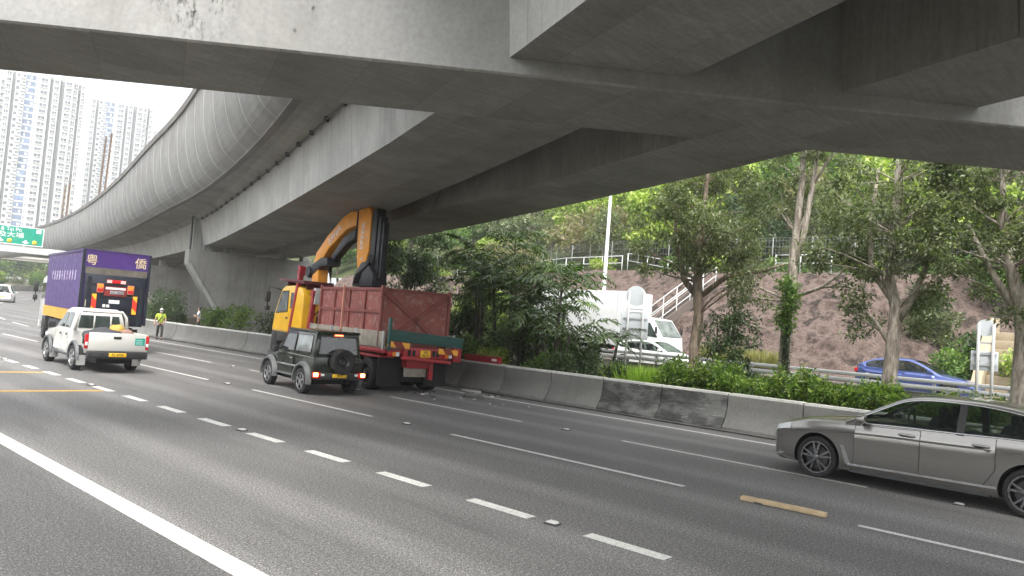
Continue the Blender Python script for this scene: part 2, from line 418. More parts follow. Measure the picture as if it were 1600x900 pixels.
# excavated slope, terrace, wooded hill
rock = M_soil('bare_slope_rock', [(.020, .016, .014), (.075, .054, .046), (.15, .112, .096), (.030, .024, .021), (.12, .09, .074)], .9, 1.)
rs = np.random.RandomState(3)
def fract(x, y):
    return (.30*math.sin(x*1.3+y*.7)*math.sin(y*.9-x*.4)+.18*math.sin(x*3.1+1.7*y)*math.sin(2.3*y-x)+.10*math.sin(5.1*y+3*x)*math.sin(4.3*x-2*y))
def slope_z(x, y):
    z = hill_z(x, y); e = min(1, max(0, (x-rx(y)*.6-fo(y)-36.2)/1.5))*min(1, max(0, (44.6-x+rx(y)*.6+fo(y))/1.2))
    lump = 0
    if y < 12: lump = -1.2*min(1, (12-y)/6)*e
    return z+e*(fract(x, y)*.85+fract(x*2.7+3, y*2.3)*.45+fract(x*5.3, y*6.1)*.16)+lump
def slope_grid():
    V = []; F = []; us = np.linspace(35.7, 45.2, 60); ys = frange(-25, 75, .45)
    for y in ys:
        for u in us: x = u+rx(y)*.6+fo(y); V.append((x, y, slope_z(x, y)))
    w = len(us)
    for j in range(len(ys)-1):
        for i in range(w-1): F.append((j*w+i, j*w+i+1, (j+1)*w+i+1, (j+1)*w+i))
    return tag(link('bare_slope', fast_mesh('bare_slope', V, F, rock, True)), 'bare reddish brown cut slope below the fenced terrace', None, kind='structure')
slope_grid()
hillmat = M_soil('hill_undergrowth', [(.018, .028, .010), (.04, .06, .02), (.07, .08, .03), (.03, .04, .015)], .35, 1.)
xs = frange(45, 70, 2.5)+frange(74, 130, 6)+[160, 220, 400]
hg = grid('hillside', xs, frange(-60, 260, 4), lambda x, y: 0., hillmat)
for v_ in hg.data.vertices:
    x0, y0 = v_.co.x, v_.co.y; xx = x0+fo(y0)+rx(y0)*.6; v_.co = (xx, y0, hill_z(xx, y0)-.05+(.5*fract(xx*.25, y0*.25) if x0 > 46 else -.25))
def hill_far(x, y): return 3+max(0, (y-230)*.05)
# ------------------------------------------------------------------ viaduct
XG = smoothfun([(-75, -23.125), (-37.5, -10.625), (-18.75, -3.75), (-6.25, 1.688), (0, 4.312), (5.312, 6.75), (10.537, 9.125), (19.625, 12.75), (28.5, 16.15), (37.5, 19.5), (46.25, 22.625), (60, 26.75), (81.25, 32.25), (112.5, 38.75), (162.5, 48.125), (225, 57.5)])
XP = smoothfun([(-75, -26.125), (-37.5, -13.25), (-18.75, -5.75), (-6.25, -0.125), (0, 2.562), (6.25, 5.375), (18.375, 10.75), (27.125, 14.062), (36.625, 17.188), (51.25, 21.125), (68.25, 25.625), (92.125, 31.25), (123.25, 37.25), (162.5, 42.25), (225, 48.125)])
G1W = smoothfun([(-37.5, 2.188), (0, 2.25), (10, 2.625), (25, 3.438), (50, 3.625), (225, 3.625)])
G2L = smoothfun([(-37.5, 4.75), (0, 4.75), (15, 4.562), (31.25, 4.25), (50, 4.5), (225, 4.5)])
G2R = smoothfun([(-37.5, 6.625), (0, 6.688), (18.75, 6.938), (50, 7), (225, 7)])
def vn(y):
    d = (XG(y+.5)-XG(y-.5)); L = math.hypot(d, 1); return Vector((1/L, -d/L, 0))
def vp(y, off, z): n = vn(y); return Vector((XG(y), y, 0)) + n*off + Vector((0, 0, z))
ZS, ZW, ZD = 6.16, 8.1, 8.5
via = empty('viaduct', (25.2, 50.5, 0), 0, 'curved grey concrete viaduct with two box girders, crossing above the road', 'viaduct')
VL = Vector((25.2, 50.5, 0))
def vb(mb, name, mats, parent=via, **kw):
    mb.v = [tuple(Vector(p)-VL) for p in mb.v] if parent is via else mb.v
    return mb.build(name, mats, parent, **kw)
def girder_seg(y0, y1, oa, ob, inset=0., z0=ZS, flare=.15):
    rings = []
    for y in (y0, y1):
        a, b = oa(y), ob(y); fl = flare+.31*min(1, max(0, (y-25)/31))
        rings.append([vp(y, a+inset, z0+inset), vp(y, b-inset, z0+inset), vp(y, b+.1-inset, ZW), vp(y, a-fl+inset, ZW)])
    return rings
zero = lambda y: 0.
conc_core = M('joint_shadow_concrete', (.08, .08, .075), .9)
edges = frange(-70, 148, 3.2)
for oa, ob in ((zero, G1W), (G2L, G2R)):
    core = MB(); rr = []
    for y in edges: rr.append(girder_seg(y, y, oa, ob, .03)[0])
    core.loft(rr, 0, True, True, False); vb(core, 'girder_core', conc_core)
    for a, b in zip(edges[:-1], edges[1:]):
        m = MB(); r2 = girder_seg(a+.008, b-.008, oa, ob); n = 4
        vs = [p for r_ in r2 for p in r_]
        m.add(vs, [(0, 1, 5, 4)], 0); m.add(vs, [(1, 2, 6, 5)], 0 if oa is zero else 1); m.add(vs, [(3, 0, 4, 7)], 1 if oa is zero else 0); m.add(vs, [(2, 3, 7, 6)], 0)  # inner webs take the darker soffit concrete, gap shade put into colour
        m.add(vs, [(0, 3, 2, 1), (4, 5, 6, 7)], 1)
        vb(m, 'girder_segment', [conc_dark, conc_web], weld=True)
# deck slab with overhangs
def poff(y): return (XP(y)-XG(y))*vn(y).x
rr = []
for y in frange(-70, 160, 2.5):
    a = poff(y); b = G2R(y)+.45
    rr.append([vp(y, a, ZW+.004), vp(y, b, ZW+.004), vp(y, b, ZD+.9), vp(y, b-.25, ZD+.9), vp(y, b-.25, ZD), vp(y, a+.3, ZD), vp(y, a, ZD)])
vb(MB().loft(rr, 0, True, True, False), 'deck_slab', conc_dark)
# thicker haunch strip along the web head, with a drain pipe clipped to it
rr = []
for y in frange(-70, 160, 2.5):
    rr.append([vp(y, -.78, ZW), vp(y, -.12-.31*min(1, max(0, (y-25)/31)), ZW-.20), vp(y, -.02, ZW-.20), vp(y, -.02, ZW+.01)])
vb(MB().loft(rr, 0, True, True, False), 'haunch', conc_dark)
pipe_m = M('dark_pipe', (.045, .045, .045), .5)
m = MB(); m.tube([vp(y, -.25-.31*min(1, max(0, (y-25)/31)), ZW-.25) for y in frange(10, 50, 1.25)], .025, 6); vb(m, 'drain_pipe', pipe_m)
for y in frange(11, 49, 1.9):
    p = vp(y, -.25-.31*min(1, max(0, (y-25)/31)), ZW-.25); vb(MB().box(p, (.10, .12, .15)), 'pipe_clip', pipe_m)
# ribbed noise barrier panels leaning outward
pan = M_concrete('ribbed_panel_grey', (.27, .27, .262), .3, grime=.2)
pan2 = M_concrete('ribbed_panel_seam', (.44, .44, .425), .2, grime=.1)
cap_m = M_concrete('parapet_cap', (.20, .19, .18), .3)
prof = [(.12, ZW-.08), (.0, ZW-.04), (-.35, ZW+.22), (-.62, ZW+.62), (-.85, ZW+1.25), (-1.0, ZW+2.0), (-1.08, ZW+2.9), (-1.1, ZW+3.9)]
def pp(y, o, z): n = vn(y); return Vector((XP(y), y, 0)) + n*o + Vector((0, 0, z))
pe = frange(-70, 188, 2.75)
prf = smoothfun([(i, q[0]) for i, q in enumerate(prof)]); prz = smoothfun([(i, q[1]) for i, q in enumerate(prof)]); prof0 = prof; prof = [(prf(t), prz(t)) for t in np.linspace(0, len(prof0)-1, 15)]
for a, b in zip(pe[:-1], pe[1:]):
    m = MB(); nr = 22 if 5 < a < 56 else (8 if 5 < a < 100 else 2); rings = []
    L = b-a
    for k in range(nr+1):
        y = a+.012+(L-.024)*k/nr
        for s in ((-1, 1) if nr > 2 else (0,)):
            yy = y+s*L/nr*.22; dep = 0. if k % 2 == 0 else .022
            if nr == 2: dep = 0.
            yy = min(max(yy, a+.012), b-.012)
            rings.append([pp(yy, o+dep, z) for o, z in prof]+[pp(yy, -.96, ZW+3.9), pp(yy, -.88, ZW+2.0), pp(yy, .15, ZW+.1)])
    m.loft(rings, 0, True, True, False); vb(m, 'noise_panel', pan)
    m = MB(); m.loft([[pp(yy, o-.012, z) for o, z in prof]+[pp(yy, -.75, ZW+1.75), pp(yy, .12, ZW+.1)] for yy in (b-.03, b+.03)], 0, True, True, False)
    vb(m, 'panel_rib', pan2)
m = MB(); m.loft([[pp(y, -1.19, ZW+3.88), pp(y, -1.21, ZW+4.22), pp(y, -.78, ZW+4.22), pp(y, -.78, ZW+3.88)] for y in frange(-70, 188, 2.75)], 0, True, True, False); vb(m, 'parapet_cap', cap_m)
m = MB(); m.loft([[pp(y, .02, ZW-.11), pp(y, .28, ZW-.11), pp(y, .28, ZW+.02), pp(y, .02, ZW+.02)] for y in frange(-70, 188, 2.75)], 0, True, True, False); vb(m, 'drip_edge', cap_m)
# skew portal beam over the carriageway with its columns
bd = Vector((.73, -.683, 0)).normalized(); bn = Vector((.683, .73, 0)).normalized()
def bp(s, t, z): return Vector((0, 0, z)) + bn*t + bd*s
m = MB(); c_ = .06
sec = [(10.65, 5.91), (13.0, 5.91), (13.03, 5.94), (13.03, 8.45), (10.62, 8.45), (10.62, 5.94)]
vs = [[bp(s, t, z) for t, z in sec] for s in (-15., 21.8)]
m.loft(vs, 0, True, True, False)
for i in range(len(m.f)):
    if i in (0, 1, 5): m.mi[i] = 0
    f = m.f[i]
for i, f in enumerate(m.f):
    zz = [m.v[k][2] for k in f]; m.mi[i] = 1 if max(zz) < 5.96 else 0
vb(m, 'portal_beam', [conc_light, conc_dark])
for s in (-14., 20.6):
    c = bp(s, 11.83, 0); m = MB(); m.prism([(c.x+math.cos(a)*1.05, c.y+math.sin(a)*1.05) for a in np.linspace(0, 2*math.pi, 17)[:-1]], -.3, 5.95, 'Z'); vb(m, 'portal_column', conc_pier, auto=40)
# shallow ledges where girders meet the beam
for y0, oa, ob in ((0, zero, G1W), (0, G2L, G2R)): pass
# flared wall piers
def pier(y, o0, o1, b0, b1, zt, th, shift=0.):
    n = vn(y); t = Vector((-n.y, n.x, 0)); B = Vector((XG(y), y, rz(y)))
    def P(o, z, k): return B + n*o + t*k*th/2 + Vector((0, 0, z))
    poly = [(b0, .0), (b1, .0), (o1, zt-.94), (o1, zt), (o0, zt), (o0, zt-.94)]
    m = MB(); k = len(poly); vs = [P(o, z, -1) for o, z in poly]+[P(o, z, 1) for o, z in poly]
    m.add(vs, [tuple(range(k)), tuple(reversed(range(k, 2*k)))]+[(i, k+i, k+(i+1) % k, (i+1) % k) for i in range(k)])
    # raised border along the sloping edge
    po = vb(m, 'pier', conc_pier, bevel=.06)
    for (a, c) in (((o0+.02, zt-.94), (b0+.02, .05)), ((o1-.02, zt-.94), (b1-.02, .05))):
        m = MB(); m.add([P(a[0]-.1, a[1], -1.09), P(a[0]+.16, a[1], -1.09), P(c[0]+.16, c[1], -1.09), P(c[0]-.1, c[1], -1.09),
               P(a[0]-.1, a[1], -.9), P(a[0]+.16, a[1], -.9), P(c[0]+.16, c[1], -.9), P(c[0]-.1, c[1], -.9)],
              [(0, 1, 2, 3), (7, 6, 5, 4), (0, 4, 5, 1), (1, 5, 6, 2), (2, 6, 7, 3), (3, 7, 4, 0)])
        m.v = [tuple(Vector(p)-VL) for p in m.v]; m.build('edge_border', conc_web, po)
    for o in (o0+1.1, o0+2.6, o1-2.7, o1-1.2):
        q = MB(); c = P(o, (zt+ZS-rz(y))/2-.02, -.45)-VL
        q.box(c, (.5, .5, max(.06, ZS-rz(y)-zt+.1))); q.build('bearing', conc_web, po)
        q = MB(); q.box(P(o+.25, zt+.12, -.98)-VL, (.34, .1, .12)); q.build('bearing_plate', pan2, po)
    return po
pier(51.2, -.94, 8.2, 2.2, 5.2, 5.80, 1.9)
pier(77.5, -1.4, 8.2, 2.1, 5.4, 5.3, 1.9)
# expansion-joint stub above first pier with down pipes
m = MB(); m.loft([[vp(y, -.68, 5.80), vp(y, -.12, 5.80), vp(y, -.12, ZW), vp(y, -.68, ZW)] for y in (50.7, 51.6)], 0, True, True, False); vb(m, 'joint_diaphragm', conc_web)
for k in (0, .22):
    m = MB(); m.tube([vp(50.6+k, -.82, 8.15), vp(50.6+k, -.82, 5.7)], .055, 8); vb(m, 'down_pipe', pipe_m)
# ------------------------------------------------------------------ median barrier
def M_scuffed():
    m, nt, b = nodes_of('barrier_scuffed'); v = pos(nt)
    n1 = noise(nt, mapping(nt, v, (1, .9, 2.2)), 1.7, 7, .7); n2 = noise(nt, mapping(nt, v, (1, .8, 9)), 2.6, 5, .7)
    out = ramp(nt, n1, [(.36, (.022, .023, .022)), (.47, (.05, .051, .048)), (.56, (.10, .10, .095)), (.7, (.13, .13, .12))])
    out = mixc(nt, out, (.26, .26, .25), ramp(nt, n2, [(.60, (0,)*3), (.68, (.8,)*3)]))
    nt.links.new(out, b.inputs['Base Color']); b.inputs['Roughness'].default_value = .8; bump(nt, b, n1, .5, .02); MATS['barrier_scuffed'] = m; return m
stain_b = M_scuffed()
topw = M_concrete('barrier_coping_paint', (.50, .50, .47), .3, grime=.4)
bar = empty('concrete_barrier', (18.9, 20, 0), 0, 'long grey precast concrete median barrier with curved face and joints', 'barrier')
BL = Vector((18.9, 20, 0))
bprof = [(18.70, 0), (18.72, .10), (18.83, .22), (18.93, .42), (18.99, .62), (19.02, .92), (19.04, .98), (19.28, .98), (19.30, .92), (19.30, -.1), (18.70, -.1)]
def rt_off(y): return .085*max(0, min(1, (y-19)/12))*6 if y < 42 else .51
y = -9.
while y < 120:
    L = 2.02; m = MB(); rings = []
    for yy in (y+.014, y+.05, y+L-.05, y+L-.014):
        i = .012 if yy in (y+.014, y+L-.014) else 0.
        rings.append([Vector((px+rx(yy)+rt_off(yy)+(i if px < 19 else -i), yy, pz+rz(yy)-(i if pz > .9 else 0)))-BL for px, pz in bprof])
    m.loft(rings, 0, True, True, False)
    for i, f in enumerate(m.f):
        if all(m.v[k][2] > .9+rz(y) for k in f): m.mi[i] = 1
    o = m.build('barrier_segment', [stain_b if 7.4 < y < 11.6 else conc_barrier, topw], bar, auto=30)
    o.location = ((rnd.random()-.5)*.02, 0, (rnd.random()-.5)*.012)
    y += L
kb = strip('kerb', YS, 18.55, 18.76, .035, M_concrete('channel_dark', (.13, .13, .12), .2), kind='structure')
for v_ in kb.data.vertices: v_.co.x += rt_off(v_.co.y)
# far crash barrier: low concrete wall with steel rails
steel = M('galvanised_steel', (.55, .56, .57), .4, .6, .1, 2.)
fb = empty('crash_barrier', (26.6, 10, .3), 0, 'low dark concrete wall with pale steel rail along far carriageway', 'barrier')
FL = Vector((26.6, 10, .3))
def sweep(xs, ys, z0, z1): return [[Vector((xs[0]+rx(y)+fo(y), y, z0+rz(y)))-FL, Vector((xs[1]+rx(y)+fo(y), y, z0+rz(y)))-FL, Vector((xs[1]+rx(y)+fo(y), y, z1+rz(y)))-FL, Vector((xs[0]+rx(y)+fo(y), y, z1+rz(y)))-FL] for y in ys]
MB().loft(sweep((26.5, 26.8), frange(-10, 90, 4), .2, 1.22), 0, True, True, False).build('wall', M_concrete('far_wall', (.16, .16, .14), .4), fb)
MB().loft(sweep((26.42, 26.56), frange(-10, 90, 4), 1.32, 1.46), 0, True, True, False).build('rail', steel, fb, bevel=.02)
MB().loft(sweep((26.42, 26.56), frange(-10, 90, 4), 1.54, 1.66), 0, True, True, False).build('rail', steel, fb, bevel=.02)
for y in frange(-8, 60, 2.):
    p = MB(); p.bb(26.56+rx(y)+fo(y)-FL.x, 26.66+rx(y)+fo(y)-FL.x, y-.04-FL.y, y+.04-FL.y, .9-FL.z, 1.68-FL.z); p.build('post', steel, fb)
# ================================================================== STREET FURNITURE AND FAR STRUCTURES
rail_m = M('white_painted_steel', (.48, .49, .48), .5, .1, .08)
def railing(name, pts, label, h=1.05, step=2.2, nrail=2, r=.032, group=None):
    """posts and rails along a polyline of ground points"""
    o = empty(name, pts[0], 0, label, 'railing', group); B = Vector(pts[0])
    pts = [Vector(p) for p in pts]
    for k in range(nrail):
        z = h*(1-k/nrail*.95); MB().tube([p-B+Vector((0, 0, z)) for p in pts], r, 6).build('rail', rail_m, o)
    for a, b in zip(pts[:-1], pts[1:]):
        n = max(1, round((b-a).length/step))
        for i in range(n+ (1 if b == pts[-1] else 0)):
            p = a.lerp(b, i/n)-B; MB().tube([p+Vector((0, 0, -.35)), p+Vector((0, 0, h+.03))], r*1.1, 6).build('post', rail_m, o)
    return o
WY = frange(0, 66, 3)
def wfp(y, z): return Vector((46.4+fo(y)+rx(y)*.6, y, hill_z(46.4+fo(y)+rx(y)*.6, y)+z))-FB
def hz(x, y): return slope_z(x, y) if x-rx(y)*.6 < 45 else hill_z(x, y)
railing('terrace_railing', [(44.4+fo(y), y, hill_z(44.4+fo(y), y)) for y in (54, 48, 42, 36, 30)], 'white two rail guard rail along the terrace beside the lamp post', step=1.9)
railing('terrace_railing', [(44.4, y, hill_z(44.4, y)) for y in (18.9, 17.4, 15.6)], 'white guard rail on the terrace behind the tree trunk with climbing vine', step=1.6)
# wire fence on the terrace
wire = M('fence_wire', (.22, .23, .22), .6, .3)
wf = empty('wire_fence', (46.4, 30, hill_z(46.4, 30)), 0, 'tall grey wire mesh fence at the foot of the wooded hill', 'fence'); FB = Vector(wf.location)
for y in frange(0, 66, 2.5):
    MB().tube([wfp(y, -.3), wfp(y, 2.3)], .035, 6).build('post', wire, wf)
m = MB()
for z in (.1, .5, .9, 1.3, 1.7, 2.1, 2.28): m.tube([wfp(y, z) for y in WY], .009, 4)
for y in frange(0, 66, .22): m.tube([wfp(y, .05), wfp(y, 2.28)], .006, 3)
tag(m.build('mesh_infill', wire, wf), kind='stuff')
# maintenance stair up the slope with handrails
st = empty('slope_stair', (37.4, 23.4, 1.0), 0, 'concrete maintenance stair with pale handrail climbing the bare slope', 'stair'); SB = Vector(st.location)
conc_step = M_concrete('stair_concrete', (.12, .10, .088), .3)
P0, P1, P2 = Vector((37.4, 23.6, 2.3)), Vector((42.4, 22.2, 5.75)), Vector((44.3, 29.5, 7.0))
nst = 20
for i in range(nst):
    p = P0.lerp(P1, (i+.5)/nst)-SB; a = math.atan2((P1-P0).y, (P1-P0).x)
    MB().box((p.x, p.y, p.z-.25), ((P1-P0).length/nst*.95, 1.0, .55), 0, Matrix.Rotation(a, 3, 'Z')).build('step', conc_step, st)
sd = Vector((-(P1-P0).y, (P1-P0).x, 0)).normalized()
for s in (-1, 1):
    for hgt in (.55, 1.05):
        MB().tube([P0+sd*s*.55-SB+Vector((0, 0, hgt)), P1+sd*s*.55-SB+Vector((0, 0, hgt))], .03, 6).build('handrail', rail_m, st)
    for k in range(6):
        p = P0.lerp(P1, k/5)+sd*s*.55-SB; MB().tube([p+Vector((0, 0, -.5)), p+Vector((0, 0, 1.07))], .028, 6).build('post', rail_m, st)
    MB().bar(P0+sd*s*.52-SB+Vector((0, 0, -.05)), P1+sd*s*.52-SB+Vector((0, 0, -.05)), .14, .5, 0).build('stringer', conc_step, st)
railing('slope_railing', [(42.4, 22.6, 5.4), (43.2, 25.6, 6.3), (44.2, 29.4, 6.9)], 'pale handrail slanting across the top of the bare slope', step=1.6)
# stepped masonry channel on the right
stone = M_concrete('weathered_stone', (.36, .30, .21), .5, grime=.6)
bt = empty('masonry_channel', (35.9, 6.0, .8), 0, 'weathered stepped masonry drainage channel on the slope', 'channel')
for k in range(8):
    MB().box((.30+k*.30, -.8, .05+k*.37), (.62, 2.3, .40)).build('stone_step', stone, bt, bevel=.03)
for yy in (.55, -2.1):
    m = MB(); m.prism([(-.3, -.3), (3.2, -.3), (3.2, 3.5), (2.4, 3.35), (-.3, .55)], yy-.2, yy+.2, 'Y'); m.build('side_wall', stone, bt, bevel=.04)
# lamp post beyond far carriageway
lp = empty('street_lamp', (36.0, 25.45, .8), 0, 'tall pale grey tapered street lamp post beside the bare slope', 'street lamp')
lam = M('lamp_grey', (.62, .64, .65), .4, .3, .06)
MB().tube([(0, 0, 0), (0, 0, .9), (0, 0, 1.0), (0, 0, 11.2)], [.17, .17, .13, .075], 12).build('pole', lam, lp)
MB().tube([(0, 0, 11.15), (-.5, 0, 11.4), (-1.6, 0, 11.5)], .05, 8).build('arm', lam, lp)
MB().box((-1.9, 0, 11.5), (.8, .3, .14)).build('lamp_head', lam, lp, bevel=.04)
MB().box((0, 0, .06), (.5, .5, .12)).build('base_plate', lam, lp)
# two road signs seen from behind
sgn = M('sign_back_grey', (.58, .62, .65), .45, .1, .05)
def sign(loc, yaw, label, ds, ws=1.):
    o = empty('road_sign', loc, yaw, label, 'road sign')
    for x in (-.30*ws, .30*ws): MB().tube([(x, -.07, -.3), (x, -.07, 3.15*ds)], .045, 8).build('post', rail_m, o)
    m = MB(); m.lathe([(0, 0), (0, .40*ws), (.03, .40*ws), (.03, 0)], (0, 0, 2.95*ds+.05), 'Y', 28); m.build('round_plate', sgn, o, auto=40)
    m = MB(); m.bb(-.56*ws, .56*ws, 0, .03, (2.02-.55*ws)*ds, (2.02+.42*ws)*ds); m.build('square_plate', sgn, o, bevel=.01)
    for z in (1.86*ds, 2.2*ds): MB().bb(-.48*ws, .48*ws, -.03, 0, z-.03, z+.03).build('stiffener', steel, o)
    MB().bb(-.35*ws, .35*ws, -.06, .0, 2.5*ds, 2.56*ds).build('cross_bar', rail_m, o)
    return o
sign((25.2, 16.25, .5), 40, 'round over square sign seen from behind on twin posts beside the white truck', 1.12)
sign((25.6, 4.5, .5), 70, 'round over square sign seen from behind beside the masonry channel', .94, .62)
# catenary masts on the viaduct
rust = M('brown_mast_steel', (.16, .11, .075), .7, .3, .2, 4)
for i, (y, lab, h) in enumerate(((125, 'tall brown twin column catenary mast standing behind the curved parapet', 18.6), (166, 'shorter looking brown catenary mast at the far end of the curved parapet', 15.2))):
    p = vp(y, 1.1, ZD); o = empty('catenary_mast', p, 14, lab, 'mast')
    for dx in (-.35, .35):
        m = MB()
        m.bar((dx, 0, 0), (dx+.35, 0, h-(.6 if dx < 0 else 0)), .09, .34); m.bar((dx, -.15, 0), (dx+.35, -.15, h-(.6 if dx < 0 else 0)), .3, .04); m.build('column', rust, o)
    for z in (9.3, 7.2):
        MB().tube([(0, 0, z), (2.2, .0, z+.12), (3.9, 0, z+.25)], .05, 6).build('bracket_arm', steel, o)
        MB().tube([(1.2, 0, z+.06), (2.0, 0, z+.11)], .11, 8).build('insulator', pipe_m, o)
    MB().tube([(.3, 0, 9.2), (3.8, 0, 7.5)], .03, 5).build('stay', steel, o)
# ------------------------------------------------------------------ sign gantry
gr = M('sign_green', (.0, .26, .17), .4, 0, .06, 1.)
wht = M('sign_white', (.80, .80, .78), .4, 0, .03)
yel = M('sign_yellow', (.85, .55, .03), .45, 0, .04)
orange_red = M('shield_orange', (.75, .22, .03), .45, 0, .04)
gt = empty('sign_gantry', (33.2, 106.5, rz(106)), 7, 'white gantry with green overhead direction sign behind the purple lorry', 'gantry')
gz = rz(106)
gcream = M('gantry_white', (.72, .72, .70), .5, 0, .06)
MB().bb(-17, 1.0, -.25, .35, 6.55-gz, 7.35-gz).build('cross_beam', gcream, gt, bevel=.05)
for x in (.6, -16.6): MB().bb(x-.3, x+.3, -.3, .4, -.3, 6.9-gz).build('column', gcream, gt, bevel=.04)
sb = MB().bb(-14.2, -3.05, -.42, -.32, 7.5-gz, 9.75-gz).build('sign_panel', gr, gt)
m = MB()
for a in ((-14.2, -3.05, 7.5, 7.58), (-14.2, -3.05, 9.67, 9.75)): m.bb(a[0], a[1], -.445, -.42, a[2]-gz, a[3]-gz)
for a in ((-14.2, -14.12, 7.58, 9.67), (-3.13, -3.05, 7.58, 9.67)): m.bb(a[0], a[1], -.445, -.42, a[2]-gz, a[3]-gz)
m.build('border', wht, sb)
for x in (-13, -9, -5): MB().bb(x-.08, x+.08, -.32, -.1, 6.9-gz, 9.5-gz).build('hanger', gcream, gt)
text_obj('Ma On Shan & Tai Po', .62, wht, sb, (-8.1, -.44, 9.32-gz), (R(90), 0, 0))
text_obj('馬鞍山及大埔', .72, wht, sb, (-7.8, -.44, 8.62-gz), (R(90), 0, 0), sx=1.25)
for x, t in ((-10.6, '2'), (-6.9, '9'), (-4.3, '9')):
    m = MB(); m.prism([(x-.75+.0, 8.02-gz), (x-.60, 7.72-gz), (x-.45, 8.02-gz)], -.45, -.425, 'Y'); m.bb(x-.68, x-.52, -.45, -.425, 8.02-gz, 8.16-gz)
    m.prism([(x-1.0, 7.86-gz), (x-.6, 7.70-gz), (x-.2, 7.86-gz), (x-.45, 7.98-gz), (x-.75, 7.98-gz)], -.452, -.43, 'Y'); m.build('down_arrow', wht, sb)
    m = MB(); m.lathe([(-.45, 0), (-.45, .26), (-.425, .26), (-.425, 0)], (x+.35, 0, 7.92-gz), 'Y', 16); m.build('route_shield', yel, sb)
    text_obj(t, .34, orange_red, sb, (x+.35, -.455, 7.92-gz), (R(90), 0, 0))
m = MB(); m.bb(-3.85, -3.35, -.45, -.43, 9.1-gz, 9.55-gz); m.build('exit_plate', wht, sb)
# ------------------------------------------------------------------ elevated ramp and its traffic
ramp_m = M_concrete('far_concrete_pale', (.50, .49, .45), .3, grime=.3)
er = empty('elevated_ramp', (52, 190, 3), 0, 'pale curved elevated ramp crossing beyond the gantry sign', 'ramp'); EB = Vector(er.location)
def rampline(s): return Vector((30+s*.9, 205-s*.18-.0028*s*s, 9.3-.0002*(s-25)**2))
ss = frange(-25, 70, 5)
MB().loft([[rampline(s)-EB+Vector(q) for q in ((0, -1, -.9), (0, 7, -.9), (0, 7, .05), (0, -1, .05))] for s in ss], 0, True, True, False).build('deck', ramp_m, er)
MB().loft([[rampline(s)-EB+Vector(q) for q in ((0, -1.2, -.4), (0, -.95, -.4), (0, -.95, .95), (0, -1.2, .95))] for s in ss], 0, True, True, False).build('parapet', ramp_m, er)
for s in (-5, 18, 41):
    p = rampline(s)-EB; MB().bb(p.x-.8, p.x+.8, 1, 4, -3.5, p.z-.8).v
    m = MB(); m.bb(p.x-.8, p.x+.8, p.y+1.5, p.y+4.5, -4, p.z-.85); m.build('support', ramp_m, er, bevel=.1)
